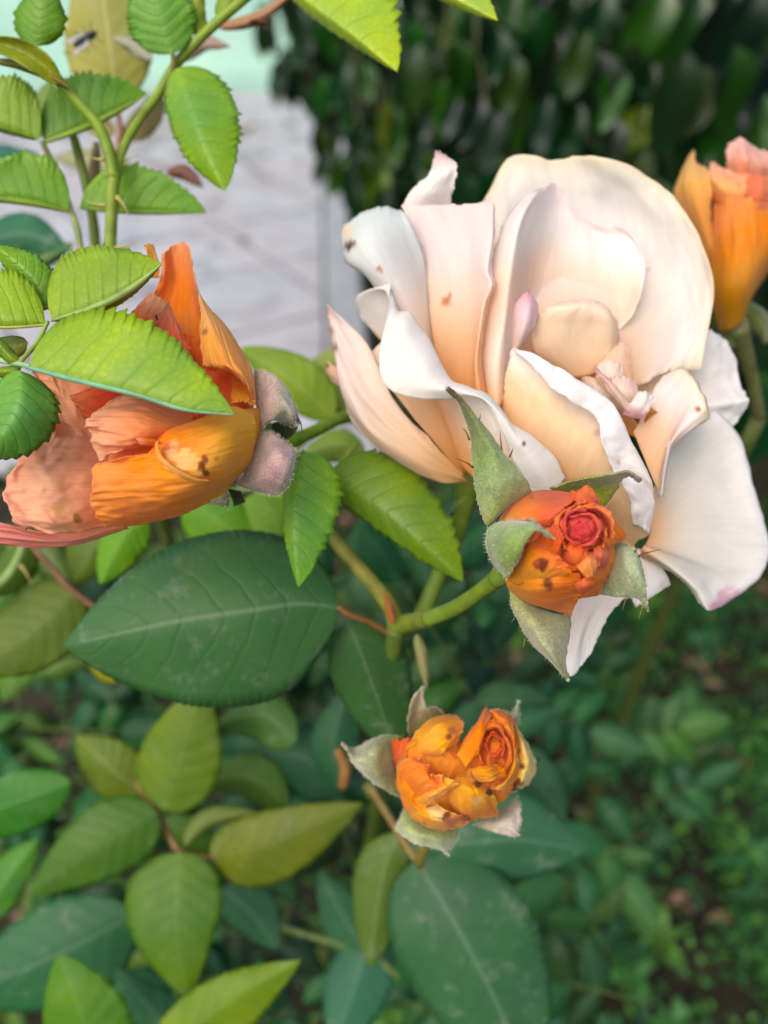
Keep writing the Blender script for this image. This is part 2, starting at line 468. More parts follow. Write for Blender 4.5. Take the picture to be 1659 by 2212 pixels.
simple('stem', (86, 112, 30), (124, 128, 44), 180.0, 0.5, 0.3, 0.0004, objcol=True)
simple('thorn', (150, 150, 80), (176, 150, 96), 300.0, 0.5)
simple('down', (196, 190, 172), (216, 206, 196), 300.0, 0.8)
simple('bristle', (92, 104, 44), (88, 60, 36), 300.0, 0.6)
simple('soil', (24, 26, 18), (56, 54, 42), 22.0, 0.95, 0.8, 0.01, 0.1)
simple('kerb', (136, 140, 148), (164, 168, 176), 9.0, 0.8, 0.4, 0.003)
simple('mortar', (96, 96, 100), (124, 122, 126), 12.0, 0.9, 0.4, 0.003)
simple('wall_paint', (158, 205, 188), (182, 222, 206), 3.0, 0.8, 0.15, 0.002)
simple('bark', (58, 54, 42), (104, 96, 74), 60.0, 0.85, 0.8, 0.003)
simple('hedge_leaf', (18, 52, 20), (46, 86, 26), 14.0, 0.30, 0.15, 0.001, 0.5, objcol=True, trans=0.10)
simple('weed_leaf', (30, 80, 40), (60, 120, 50), 60.0, 0.5, 0.2, 0.001, 0.35, objcol=True, trans=0.2)
simple('litter', (90, 76, 58), (150, 132, 108), 40.0, 0.85, objcol=True)
simple('insect_black', (12, 12, 14), (34, 34, 38), 900.0, 0.35)
simple('insect_brown', (70, 30, 16), (120, 56, 28), 900.0, 0.4)
simple('insect_wing', (120, 122, 126), (160, 160, 160), 900.0, 0.3)
m, nt, b, out = mat('tile')
tc = nd(nt, 'ShaderNodeTexCoord'); ge = nd(nt, 'ShaderNodeNewGeometry'); oi = nd(nt, 'ShaderNodeObjectInfo')
n1 = nd(nt, 'ShaderNodeTexNoise', i_Scale=7.0, i_Detail=8.0, i_Distortion=1.2); nt.links.new(ge.outputs['Position'], n1.inputs['Vector'])
n2 = nd(nt, 'ShaderNodeTexNoise', i_Scale=2.2, i_Detail=3.0); nt.links.new(ge.outputs['Position'], n2.inputs['Vector'])
c = ramp(nt, n1.outputs[0], [(0.3, tuple(lin((126, 130, 140)))), (0.48, tuple(lin((164, 167, 177)))), (0.7, tuple(lin((176, 180, 190))))])
c = mix_c(nt, math_n(nt, 'MULTIPLY', ramp(nt, n2.outputs[0], [(0.4, 0.0), (0.65, 1.0)]), 0.5), c, lin((174, 158, 164)))
c = mix_c(nt, math_n(nt, 'MULTIPLY', oi.outputs['Random'], 0.25), c, lin((150, 154, 162)))
nt.links.new(c, b.inputs['Base Color']); b.inputs['Roughness'].default_value = 0.6
bump(nt, n1.outputs[0], 0.3, 0.004, b)
# ---------------------------------------------------------------- the setting
def ground_hit(x, y, z=0.0):
    v = FWD + (x-FW/2)/FOC*RIGHT - (y-FH/2)/FOC*UP
    return (z-CAM[2])/v[2]

# soil: one sheet, finely lumpy near the bush
def ground_sheet():
    xs = np.concatenate([np.linspace(-40, -1.6, 8), np.linspace(-1.5, 1.5, 61), np.linspace(1.6, 40, 8)])
    ys = np.concatenate([np.linspace(-20, -0.3, 6), np.linspace(-0.2, 2.2, 61), np.linspace(2.4, 60, 10)])
    V = []
    for y in ys:
        for x in xs:
            near = abs(x) < 1.5 and -0.2 < y < 2.2
            V.append((x, y, (0.018*fbm((x*6, y*6, 0), 4) if near else 0)-0.012))
    o = mesh('ground', V, grid_faces(len(ys), len(xs)), 'soil'); tag(o, kind='structure')
ground_sheet()

def clip_poly(P, a, b, c):           # keep a*x+b*y<=c
    out = []
    for i in range(len(P)):
        p, q = P[i], P[(i+1) % len(P)]
        fp, fq = a*p[0]+b*p[1]-c, a*q[0]+b*q[1]-c
        if fp <= 0: out.append(p)
        if fp*fq < 0:
            t = fp/(fp-fq); out.append((p[0]+t*(q[0]-p[0]), p[1]+t*(q[1]-p[1])))
    return out
PX0 = -0.10                          # the paving's edge along the planting bed
pav = mesh('pavement', [(-9, 1.18, 0.010), (PX0, 1.18, 0.010), (PX0-0.22, 4.55, 0.010), (-9, 4.55, 0.010)], [(0, 1, 2, 3)], 'mortar', smooth=False)
tag(pav, kind='structure')
ca, sa = math.cos(math.radians(33)), math.sin(math.radians(33))
TS = 0.36
for i in range(-24, 26):
    for j in range(-24, 26):
        g = 0.008
        P = [(i*TS+g, j*TS+g), ((i+1)*TS-g, j*TS+g), ((i+1)*TS-g, (j+1)*TS-g), (i*TS+g, (j+1)*TS-g)]
        P = [(-1.0+x*ca-y*sa, 2.6+x*sa+y*ca) for x, y in P]
        cx = sum(p[0] for p in P)/4; cy = sum(p[1] for p in P)/4
        if cx < -2.6 or cy < 1.0: continue
        P = clip_poly(P, 0.0652, 1.0, 1e3)
        P = clip_poly(P, 1.0, 0.0653, PX0+0.0653*1.18-0.006)
        P = clip_poly(P, 0, 1, 4.5); P = clip_poly(P, 0, -1, -1.19)
        if len(P) < 3: continue
        h = 0.0165+0.0025*rng.random(); n = len(P)
        tilt = rng.uniform(-0.004, 0.004)
        V = [(x, y, 0.006) for x, y in P]+[(x, y, h+tilt*(x-cx)) for x, y in P]
        cx2 = sum(p[0] for p in P)/n; cy2 = sum(p[1] for p in P)/n
        V += [(cx2+(x-cx2)*0.985, cy2+(y-cy2)*0.985, h+0.002+tilt*(x-cx)) for x, y in P]
        F = [tuple(range(2*n, 3*n))]
        F += [(k, (k+1) % n, n+(k+1) % n, n+k) for k in range(n)]+[(n+k, n+(k+1) % n, 2*n+(k+1) % n, 2*n+k) for k in range(n)]
        mesh('tile', V, F, 'tile', pav, smooth=False)
# low kerb between paving and bed
kx = lambda y: PX0-0.0653*(y-1.18)
V = []
for y in np.linspace(1.15, 4.5, 40):
    x = kx(y); w = 0.004*math.sin(y*9)
    V += [(x+0.004, y, -0.02), (x+0.004, y, 0.035+w), (x+0.012, y, 0.045+w), (x+0.088, y, 0.045+w*0.6), (x+0.096, y, 0.035), (x+0.096, y, -0.02)]
kb = mesh('kerb', V, grid_faces(40, 6), 'kerb', smooth=False); tag(kb, kind='structure')

# mint wall behind the paving, with a coping and a plinth
gw = thing('garden_wall', (-1.5, 4.6, 0), 'pale mint green painted wall standing behind the white paving', 'wall')
def box(name, lo, hi, m, parent, color=None):
    x0, y0, z0 = lo; x1, y1, z1 = hi
    V = [(x0, y0, z0), (x1, y0, z0), (x1, y1, z0), (x0, y1, z0), (x0, y0, z1), (x1, y0, z1), (x1, y1, z1), (x0, y1, z1)]
    F = [(0, 3, 2, 1), (4, 5, 6, 7), (0, 1, 5, 4), (1, 2, 6, 5), (2, 3, 7, 6), (3, 0, 4, 7)]
    return mesh(name, V, F, m, parent, smooth=False, color=color)
box('wall_face', (-9, 4.60, 0), (6, 4.80, 2.2), 'wall_paint', gw)
box('plinth', (-9, 4.58, 0), (6, 4.597, 0.12), 'wall_paint', gw)
box('coping', (-9, 4.56, 2.203), (6, 4.84, 2.28), 'kerb', gw)
# swept leaves and crumbs of earth lying on the paving
lit = thing('leaf_litter', (-1.0, 3.2, 0.02), 'dry brown leaves and earth swept across the white paving', 'dead leaves')
VV, FF = [], []
for k in range(170):
    if k < 90: x, y = rng.gauss(-0.75, 0.30), rng.gauss(3.3, 0.35)
    elif k < 130: x, y = rng.gauss(-1.5, 0.5), rng.gauss(3.9, 0.3)
    else: x, y = rng.uniform(-1.6, -0.3), rng.uniform(1.3, 3.0)
    if x > kx(y)-0.05: continue
    s = rng.uniform(0.012, 0.05) if k < 130 else rng.uniform(0.004, 0.012); a = rng.uniform(0, 6.28); z = 0.024
    b0 = len(VV)
    for q in ((-1, 0, 0), (0, 0.4, 0.3), (1, 0, 0.1), (0, -0.4, 0.25)):
        VV.append((x+s*(q[0]*math.cos(a)-q[1]*math.sin(a)), y+s*(q[0]*math.sin(a)+q[1]*math.cos(a)), z+s*q[2]))
    FF += [(b0, b0+1, b0+2), (b0, b0+2, b0+3)]
o = mesh('dead_leaf_scatter', VV, FF, 'litter', lit, color=(132, 112, 92), smooth=False); o['kind'] = 'stuff'

# ---------------------------------------------------------------- hedge of glossy drooping leaves
def hedge_leaf_mesh(name, L, wd, droop, fold):
    nr, nc = 9, 5
    V = []
    for i in range(nr):
        t = i/(nr-1); w = wd*(t**0.6*(1-t)**0.75)/0.39
        for j in range(nc):
            u = j/2-1
            V.append((u*w*0.5, t*L, -droop*t*t*L - fold*abs(u)*w*-0.5+0.004*math.sin(t*7)*abs(u)))
    me = bpy.data.meshes.new(name); me.from_pydata(V, [], grid_faces(nr, nc))
    me.materials.append(M['hedge_leaf']); me.polygons.foreach_set('use_smooth', np.ones(len(me.polygons), bool)); me.update()
    return me, np.array(V), grid_faces(nr, nc)
HL = [hedge_leaf_mesh('hedge_leaf', L, w, d, f) for L, w, d, f in ((0.066, 0.030, 0.25, 0.35), (0.058, 0.028, 0.15, 0.5), (0.074, 0.033, 0.35, 0.3), (0.05, 0.024, 0.1, 0.6))]
hedge = thing('hedge_tree', W((1300, 400, 1.15))*np.array([1, 1, 0]), 'dark glossy leaved hedge tree with drooping branches above the roses', 'tree')
HLOC = root_loc(hedge)
def low_edge(x):
    return np.interp(x, [540, 575, 600, 650, 700, 745, 900, 1100, 1400, 1560, 1659, 2300], [60, 190, 260, 330, 350, 440, 560, 640, 720, 860, 960, 1000])
def near_d(x):
    return np.interp(x, [560, 800, 1100, 1659, 2300], [1.25, 1.05, 0.80, 0.62, 0.55])
def leaf_mat(x, y, d, r):
    # hanging: blade runs mostly downward, upper side turned out towards the open side
    p = W((x, y, d))
    yaw = r.uniform(-1.1, 1.1); roll = r.uniform(-0.7, 0.7); pit = r.uniform(-0.5, 0.25)
    ax = np.array([math.sin(yaw)*0.55, -0.25+pit*0.4, -1.0]); ax /= np.linalg.norm(ax)
    nrm = np.array([math.sin(roll)*0.8, -1.0, 0.35+r.uniform(-0.2, 0.5)]); nrm -= ax*nrm.dot(ax); nrm /= np.linalg.norm(nrm)
    side = np.cross(ax, nrm)
    return p, side, ax, nrm
import mathutils
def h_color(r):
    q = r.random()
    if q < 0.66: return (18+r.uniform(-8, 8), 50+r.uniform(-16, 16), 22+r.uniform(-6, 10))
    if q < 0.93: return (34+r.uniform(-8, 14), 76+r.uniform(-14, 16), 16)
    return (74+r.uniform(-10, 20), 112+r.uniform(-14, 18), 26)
hr = random.Random(21)
cands = []
while len(cands) < 300:
    x = hr.uniform(565, 1680); y = hr.uniform(-40, 900)
    if y > low_edge(x)-hr.uniform(0, 90): continue
    if y > 420 and 800 < x < 1480: continue
    d = near_d(x)+abs(hr.gauss(0, 0.14))
    cands.append((x, y, d))
for (x, y, d) in cands:
    p, s, a, n = leaf_mat(x, y, d, hr)
    me = hr.choice(HL)[0]
    o = bpy.data.objects.new('leaf', me); COL.objects.link(o); o.parent = hedge
    sc = hr.uniform(0.8, 1.2)*np.interp(x, [700, 1200, 1659], [0.95, 1.15, 1.3])
    o.matrix_local = mathutils.Matrix(((s[0]*sc, a[0]*sc, n[0]*sc, p[0]-HLOC[0]), (s[1]*sc, a[1]*sc, n[1]*sc, p[1]-HLOC[1]), (s[2]*sc, a[2]*sc, n[2]*sc, p[2]-HLOC[2]), (0, 0, 0, 1)))
    o.color = (*lin(h_color(hr)), 1)
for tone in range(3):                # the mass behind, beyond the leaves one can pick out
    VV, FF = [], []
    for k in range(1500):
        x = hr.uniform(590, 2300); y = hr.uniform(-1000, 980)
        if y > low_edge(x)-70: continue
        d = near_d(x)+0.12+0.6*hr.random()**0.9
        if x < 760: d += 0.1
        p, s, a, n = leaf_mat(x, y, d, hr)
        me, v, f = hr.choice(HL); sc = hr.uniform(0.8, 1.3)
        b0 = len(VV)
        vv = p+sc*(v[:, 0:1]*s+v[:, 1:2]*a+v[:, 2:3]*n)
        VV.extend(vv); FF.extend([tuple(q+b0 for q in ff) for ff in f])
    o = mesh('foliage', VV, FF, 'hedge_leaf', hedge, color=[(14, 40, 18), (20, 50, 16), (10, 30, 16)][tone]); o['kind'] = 'stuff'  # shade of the gaps set by colour, darker than the front leaves
for k in range(16):                  # hanging twigs
    x = hr.uniform(620, 1680); d = near_d(x)+hr.uniform(0.02, 0.25)
    y1 = low_edge(x)-hr.uniform(20, 120)
    if y1 > 430 and 760 < x < 1500: y1 = 400
    y0 = y1-hr.uniform(250, 520); xo = hr.uniform(-90, 90)
    tube('twig', [(x+xo, y0, d+0.02), (x+xo*0.5, (y0+y1)/2-20, d-0.01), (x, y1, d)], [5*0.8/d, 4*0.8/d, 1.5], 'stem', hedge, sides=6, n=10, color=(66, 70, 34))
tk = W((1650, 400, 1.15))
tube_w('trunk', [(0.62, 1.10, 0), (0.60, 1.12, 0.35), (0.64, 1.08, 0.8), (0.60, 1.05, 1.5)], [0.045, 0.038, 0.034, 0.02], 'bark', hedge, 12)
for k, (ex, ey, ez) in enumerate([(0.2, 0.8, 1.35), (0.75, 0.7, 1.4), (0.1, 1.1, 1.2), (0.55, 0.65, 1.15), (-0.1, 1.1, 1.1)]):
    tube_w('branch', crom([(0.62, 1.08, 0.75+0.08*k), ((0.62+ex)/2, (1.08+ey)/2, ez+0.05), (ex, ey, ez-0.1)], 10), np.linspace(0.016, 0.005, 10), 'bark', hedge, 8)

# ---------------------------------------------------------------- weeds and ground cover under the bush
def weed_leaf(V, F, p, L, wd, az, el, r):
    ax = np.array([math.cos(az)*math.cos(el), math.sin(az)*math.cos(el), math.sin(el)])
    sd = np.array([-math.sin(az), math.cos(az), 0]); up = np.cross(ax, sd)
    if up[2] < 0: up = -up
    b0 = len(V)
    rows = [(0, 0.08, 0), (0.3, 0.85, 0.08), (0.6, 1.0, 0.06), (0.85, 0.6, -0.05), (1.0, 0.03, -0.16)]
    for t, w, h in rows:
        for q in (-1, 0, 1):
            V.append(p+ax*L*t+sd*q*w*wd*0.5+up*(h*L+(0.10*wd*abs(q))))
    for i in range(4):
        for j in range(2):
            a = b0+i*3+j; F.append((a, a+1, a+4, a+3))
wr = random.Random(5)
greens = [(40, 86, 46), (50, 106, 62), (32, 72, 40), (56, 112, 50), (84, 130, 46)]
weed_protos = []
for k in range(8):
    V, F = [], []
    n = wr.randint(6, 11)
    for i in range(n):
        az = i*2.4+wr.uniform(-0.4, 0.4); z = 0.01+0.05*i/n*wr.uniform(0.6, 1.4)
        weed_leaf(V, F, np.array([wr.uniform(-.004, .004), wr.uniform(-.004, .004), z]), wr.uniform(0.018, 0.05), wr.uniform(0.008, 0.020), az, wr.uniform(-0.1, 0.6), wr)
    weed_protos.append((V, F))
def ground_pos(rr):
    while True:
        x = rr.uniform(-0.45, 0.75); y = rr.uniform(0.15, 1.5)
        if x < -0.08 and y > 1.0: continue
        return x, y
wm = []
for k, (V, F) in enumerate(weed_protos):
    me = bpy.data.meshes.new('weed_leaves'); me.from_pydata([list(v) for v in V], [], F); me.materials.append(M['weed_leaf'])
    me.polygons.foreach_set('use_smooth', np.ones(len(me.polygons), bool)); wm.append(me)
stem_me = bpy.data.meshes.new('weed_stem')
q = [(0.0012*math.cos(a), 0.0012*math.sin(a), z) for z in (-0.01, 0.055) for a in (0, 2.09, 4.19)]
stem_me.from_pydata(q, [], [(0, 1, 4, 3), (1, 2, 5, 4), (2, 0, 3, 5)]); stem_me.materials.append(M['stem'])
for k in range(230):
    x, y = ground_pos(wr)
    if wr.random() < 0.6: x = wr.uniform(0.0, 0.7); y = wr.uniform(0.2, 1.1)
    ci = wr.randrange(5)
    tone = ['dark green', 'blue green', 'deep shaded green', 'mid green', 'light yellowish green'][ci]
    where = 'behind the rose canes near the hedge' if y > 0.85 else ('on open soil beside the withered bud' if x > 0.12 else 'in the shade at the foot of the rose bush')
    t = thing('weed', (x, y, 0.004), 'small '+tone+' weed '+where, 'weed', tone+' weeds '+where)
    t.rotation_euler = (0, 0, wr.uniform(0, 6.28)); s = wr.uniform(0.35, 0.85); t.scale = (s, s, s*wr.uniform(0.8, 1.5))
    o = link('leaves', wr.choice(wm), t, greens[ci]); link('stem', stem_me, t, (80, 110, 50))
for tone, c in enumerate([(46, 100, 42), (68, 124, 42), (34, 78, 40)]):
    V, F = [], []
    for k in range(7000):
        if k % 3 == 0: x, y = ground_pos(wr)
        else:
            x = wr.uniform(0.02, 0.62); y = wr.uniform(0.15, 0.85)
            if fbm((x*7, y*7, 3.3), 2) < -0.02+0.05*tone: continue
        weed_leaf(V, F, np.array([x, y, wr.uniform(0.002, 0.035)]), wr.uniform(0.005, 0.013), wr.uniform(0.004, 0.008), wr.uniform(0, 6.28), wr.uniform(-0.2, 0.9), wr)
    o = mesh('ground_cover', V, F, 'weed_leaf', color=c)
    tag(o, ['low bright green creeping plants covering the soil', 'yellowish green creeping plants among the soil weeds', 'dark green creeping plants close to the soil'][tone], 'ground cover', kind='stuff')
V, F = [], []
for k in range(420):
    x, y = ground_pos(wr); s = wr.uniform(0.004, 0.018); a = wr.uniform(0, 6.28); b0 = len(V)
    for q in ((-1, 0, 0.1), (0, 0.5, 0.5), (1, 0, 0.1), (0, -0.5, 0.5)):
        V.append((x+s*(q[0]*math.cos(a)-q[1]*math.sin(a)), y+s*(q[0]*math.sin(a)+q[1]*math.cos(a)), 0.004+s*q[2]))
    F += [(b0, b0+1, b0+2), (b0, b0+2, b0+3)]
o = mesh('fallen_leaves', V, F, 'litter', color=(128, 104, 84), smooth=False); tag(o, 'dry brown fallen leaf scraps on dark soil among weeds', 'dead leaves', kind='stuff')
# ---------------------------------------------------------------- the open cream rose
CR = 0.225
cream = thing('open_rose', W((905, 1345, 0.262)), 'large fully opened cream rose with apricot heart and wavy rolled petals', 'rose')
def cp(rails, cols, seed, label=None, **k):
    return petal(cream, rails, CR, cols, seed=seed, label=label, **k)
PE = (248, 233, 221); CRM = (244, 240, 237); WHT = (242, 241, 241); PNK = (243, 232, 230); ORA = (247, 211, 168); GLD = (224, 160, 70)
# inner lining and heart
cp('1003,1032,1 930,945,-3 850,845,-3 800,760,4|1006,1022,2 960,905,-1 900,805,1 850,720,6|1010,1005,4 990,885,2 955,795,5 920,700,9', [(222, 158, 60), ORA, PE], 24, nu=20, nv=24)
cp('1085,890,10 1100,800,12 1130,690,12|1180,905,8 1190,800,13 1200,690,14|1300,910,4 1310,820,10 1310,730,12|1400,960,0 1410,880,6 1400,800,10|1450,980,2 1470,900,5 1470,820,8', [GLD, ORA, PE], 1)
cp('1180,760,0 1090,600,12 1036,440,18|1210,740,0 1130,520,17 1107,336,14|1240,730,0 1230,500,19 1200,347,14|1270,730,0 1330,520,19 1290,338,11|1300,740,0 1400,560,17 1385,372,11|1330,760,0 1450,620,14 1453,425,8|1345,780,0 1475,680,11 1513,514,7|1360,800,0 1470,740,8 1537,634,6|1370,840,0 1450,800,5 1508,800,6', [ORA, PE, (241, 234, 229), (238, 235, 230), (240, 236, 224)], 2, ruffle=1.8, rfreq=6, ecol=(244, 228, 196), spots=[(1395, 586, 5, (196, 160, 140))], nu=56, label='broad back petal with a yellowish rim')
cp('1038,876,-6 1034,780,-7 1048,680,-8 1062,560,-6 1098,465,-3 1148,412,3|1073,884,-12 1073,790,-14 1090,680,-15 1104,560,-13 1125,470,-8 1165,408,0|1096,850,-8 1101,760,-9 1109,670,-9 1124,560,-7 1142,470,-3 1180,402,4|1130,780,2 1140,720,6 1160,640,9 1180,540,11 1200,460,10 1205,398,8|1200,760,4 1240,700,8 1270,620,11 1280,560,12 1270,500,12 1262,472,10|1260,760,4 1310,710,7 1350,650,8 1360,590,9 1360,520,10 1340,490,9|1300,770,3 1335,715,3 1366,680,3 1388,620,4 1390,570,6 1378,520,8', [ORA, PE, (246, 226, 208), CRM, PNK], 3, ruffle=0.8, rfreq=6, nu=60)
cp('960,840,0 930,700,4 915,560,5 865,443,6|985,855,-3 975,700,-1 960,560,0 930,442,2|1015,860,-8 1020,700,-8 1018,560,-6 1000,440,-4|1036,860,-13 1028,785,-14 1036,714,-15 1046,655,-15 1060,614,-16 1050,585,-14 1060,517,-12 1062,437,-9|1056,868,-10 1042,785,-11 1046,714,-12 1056,655,-12 1071,614,-13 1062,585,-11 1068,517,-9 1068,452,-6', [(242, 182, 112), (246, 206, 158), (246, 224, 206), PNK, (243, 226, 222)], 4, spots=[(965, 652, 10, (214, 158, 104)), (970, 640, 5, (200, 140, 90))], ruffle=0.3)
cp('866,447,8 890,410,6 928,374,4 940,328,10|920,446,6 932,410,2 960,364,0 944,326,9|972,444,6 981,400,2 986,356,1 962,335,8', [PNK, CRM, CRM, (238, 208, 204)], 5)
cp('950,780,8 930,640,7 912,545,2 882,472,1 866,452,6|935,785,6 895,640,-2 850,540,-6 822,482,-4 816,446,4|920,790,6 860,650,-4 805,560,-8 770,507,-4 758,474,6|905,795,8 840,660,0 790,592,-4 748,560,0 735,507,10|890,790,10 830,670,6 800,602,4 774,588,6 745,567,12', [ORA, PE, (236, 234, 232), (230, 234, 233), (228, 233, 232)], 6, spots=[(752, 534, 9, (108, 78, 58)), (762, 528, 6, (140, 112, 92)), (745, 498, 16, (240, 226, 200)), (820, 583, 6, (206, 160, 110))], ruffle=0.25)
# the S-shaped rolled petal
cp('900,850,10 850,770,10 800,712,10 773,672,8 776,636,2 842,612,-8|940,900,6 895,800,6 862,722,3 850,670,-2 848,640,-8 838,672,-14|960,930,4 920,820,2 892,720,-5 886,676,-11 866,692,-17 820,758,-18|975,960,3 945,860,-2 927,770,-9 922,727,-15 890,752,-21 824,826,-20|985,985,2 965,900,-4 960,822,-12 956,795,-18 930,822,-24 872,854,-21|1000,1010,1 995,930,-7 1000,862,-15 1006,834,-20 992,842,-25 965,861,-22|1015,1025,0 1025,960,-8 1040,892,-16 1048,850,-21 1042,860,-25 1026,852,-23|1030,1040,0 1050,990,-10 1072,932,-17 1086,890,-20 1084,897,-24 1076,912,-23|1060,1060,0 1090,1030,-11 1118,972,-17 1146,940,-20 1126,955,-24 1096,962,-22|1100,1090,0 1130,1060,-10 1172,1012,-16 1196,985,-19 1166,1010,-23 1126,1026,-21|1150,1110,2 1180,1080,-8 1206,1060,-14 1222,1035,-17 1196,1060,-20 1150,1064,-19', [(236, 176, 80), (244, 202, 150), (246, 224, 202), CRM, (240, 239, 236), (238, 238, 234)], 7, nu=84, nv=56, spots=[(1132, 960, 3, (60, 56, 50))], label='twisted petal with a broad white rolled margin')
cp('1003,1030,0 930,952,-7 848,860,-8 790,740,1 706,658,7|1003,1031,0 918,960,-8 822,868,-7 764,770,1 707,672,8|1003,1034,0 908,975,-7 810,895,-5 745,805,2 711,702,9|1006,1037,0 900,1000,-5 800,935,-2 740,840,3 717,735,10|1010,1040,2 950,1042,0 852,995,3 764,918,6 738,830,9', [(236, 190, 110), (246, 216, 178), (246, 228, 212), (245, 231, 224), (245, 234, 230)], 8, ruffle=1.0, rfreq=6, spots=[(722, 752, 9, (170, 116, 84)), (716, 715, 6, (190, 140, 110))], ecol=(236, 206, 186))
cp('740,800,8 722,790,8 706,780,9|740,815,7 722,812,7 704,800,9|745,832,8 730,832,8 716,826,9', [(236, 210, 190), (226, 196, 160)], 9, spots=[(705, 790, 7, (150, 96, 60))], nu=14, nv=14)
# heart
cp('1190,800,4 1152,752,-2 1146,700,-5 1178,666,-8 1205,655,-6|1235,815,2 1205,756,-3 1200,705,-7 1222,664,-10 1240,648,-7|1275,810,0 1262,756,-3 1262,705,-7 1268,664,-10 1275,646,-7|1310,790,-2 1318,750,-4 1322,710,-7 1312,675,-9 1302,655,-6|1320,780,0 1334,745,-1 1336,705,-3 1326,680,-5 1316,665,-3', [ORA, (248, 226, 198), (248, 232, 210), (247, 230, 214)], 10, spots=[(1168, 672, 5, (226, 170, 110))])
cp('1095,765,-6 1098,702,-8 1112,655,-10 1142,625,-10|1115,758,-8 1130,712,-12 1141,666,-13 1143,626,-10|1130,742,-8 1156,706,-9 1163,665,-9 1144,627,-10', [(244, 220, 204), (240, 222, 220), (238, 214, 220), (230, 180, 194)], 11, nu=20, nv=24)
cp('1285,860,0 1288,800,-4 1325,745,-2|1330,875,-2 1335,812,-8 1342,738,-3|1372,885,-2 1367,832,-6 1354,745,-3', [ORA, (243, 210, 178), (244, 218, 196)], 12, nu=24, nv=30)
cp('1300,850,-4 1290,815,-8 1292,785,-7|1325,860,-5 1322,815,-11 1318,778,-9|1352,868,-4 1350,825,-9 1345,790,-7', [PE, (248, 232, 216), (247, 230, 220)], 13, nu=24, nv=24, ruffle=0.6, rfreq=3)
cp('1325,880,-8 1318,845,-12 1322,815,-11|1350,890,-9 1350,848,-14 1350,812,-12|1378,895,-8 1380,855,-11 1374,825,-9', [PE, (248, 230, 214), (244, 220, 214)], 25, nu=24, nv=24, ruffle=0.6, rfreq=3)
cp('1356,895,-14 1316,846,-16 1282,796,-14|1362,890,-15 1322,838,-17.5 1284,790,-15|1370,884,-14 1330,834,-16 1290,796,-14', [(247, 226, 208), (246, 222, 210), (234, 190, 196)], 26, nu=10, nv=30, ruffle=0.5)
cp('1290,880,-2 1270,850,-4 1255,820,-3|1330,890,-3 1300,850,-8 1275,812,-6|1360,900,-2 1330,865,-5 1310,830,-4', [ORA, PE, (247, 226, 206)], 27, nu=24, nv=24, ruffle=1.0)
cp('1342,896,-13 1362,870,-16 1378,846,-14|1362,902,-14 1386,878,-17 1400,848,-15|1384,906,-14 1402,888,-16 1413,864,-14', [(226, 170, 190), (246, 232, 228), WHT], 14, nu=24, nv=24, ruffle=0.5)
cp('1370,905,-6 1380,885,-6 1405,880,-8|1385,925,-8 1400,905,-9 1420,890,-9', [(170, 104, 34), (200, 130, 44), (206, 150, 84)], 15, nu=12, nv=12)
# front petal with the lumpy rolled rim
cp('1085,905,-8 1088,830,-12 1101,766,-13 1110,752,-16 1113,764,-18|1095,955,-8 1125,870,-15 1150,792,-17 1166,773,-21 1160,800,-23|1130,1015,-8 1170,910,-17 1200,822,-20 1216,800,-24 1194,842,-26|1180,1055,-8 1220,960,-18 1250,872,-22 1272,838,-26 1236,864,-28|1230,1095,-8 1270,1000,-19 1306,922,-23 1334,886,-27 1290,912,-29|1270,1125,-6 1310,1050,-18 1346,992,-22 1372,970,-26 1302,962,-30|1300,1155,-4 1340,1090,-16 1376,1052,-20 1401,1030,-25 1328,1018,-28|1330,1185,-2 1360,1130,-13 1390,1112,-18 1414,1085,-22 1356,1075,-25|1360,1205,0 1376,1170,-9 1391,1162,-13 1401,1150,-17 1366,1130,-19', [(242, 184, 112), (248, 216, 172), (248, 226, 194), CRM, WHT], 16, nu=96, nv=54, ruffle=1.5, rfreq=8, spots=[(1290, 935, 8, (232, 206, 206)), (1335, 1000, 6, (226, 196, 204))], label='front petal with a lumpy white rolled rim')
# lower petals
cp('1400,1100,-8 1430,1000,-4 1480,930,2 1540,885,4 1543,883,6|1400,1110,-8 1470,1040,-1 1540,990,4 1603,960,4 1607,958,7|1405,1130,-8 1490,1090,-2 1570,1060,2 1624,1045,2 1628,1043,5|1405,1150,-9 1500,1130,-5 1590,1130,-2 1652,1138,-2 1656,1138,1|1400,1165,-10 1490,1170,-7 1590,1190,-6 1660,1188,-6 1663,1190,-3|1395,1175,-11 1490,1205,-10 1580,1240,-10 1636,1250,-10 1639,1253,-7|1390,1180,-13 1470,1212,-15 1530,1258,-15 1566,1302,-14 1568,1306,-11|1385,1190,-12 1440,1220,-17 1490,1260,-19 1533,1318,-17 1530,1320,-14|1385,1205,-8 1430,1224,-11 1470,1252,-13 1508,1297,-14 1510,1300,-12', [(240, 196, 144), (230, 221, 206), (228, 226, 218), (232, 231, 226), (238, 236, 236)], 17, ruffle=1.2, rfreq=5, nu=72, spots=[(1570, 1296, 26, (226, 190, 206)), (1545, 1310, 12, (220, 180, 198))], label='broad lower petal with a pinkish tip')
cp('1370,935,-9 1400,862,-7 1432,812,-2 1436,806,0|1390,985,-9 1430,882,-8 1470,801,-6 1480,798,-3|1410,1035,-10 1460,912,-11 1506,840,-12 1512,838,-9|1426,1068,-11 1452,952,-15 1525,885,-15 1533,890,-12|1432,1070,-10 1450,975,-12 1500,925,-14 1530,908,-12', [ORA, (243, 216, 190), PNK, (246, 236, 216)], 18, ecol=(240, 226, 190), spots=[(1508, 884, 7, (190, 140, 100))], ruffle=0.3)
cp('1420,1072,-11 1432,1000,-13 1442,950,-13|1428,1074,-13 1438,1004,-15 1448,950,-14|1434,1070,-11 1444,1000,-13 1454,952,-13', [CRM, PNK, PNK], 19, nu=10, nv=20)
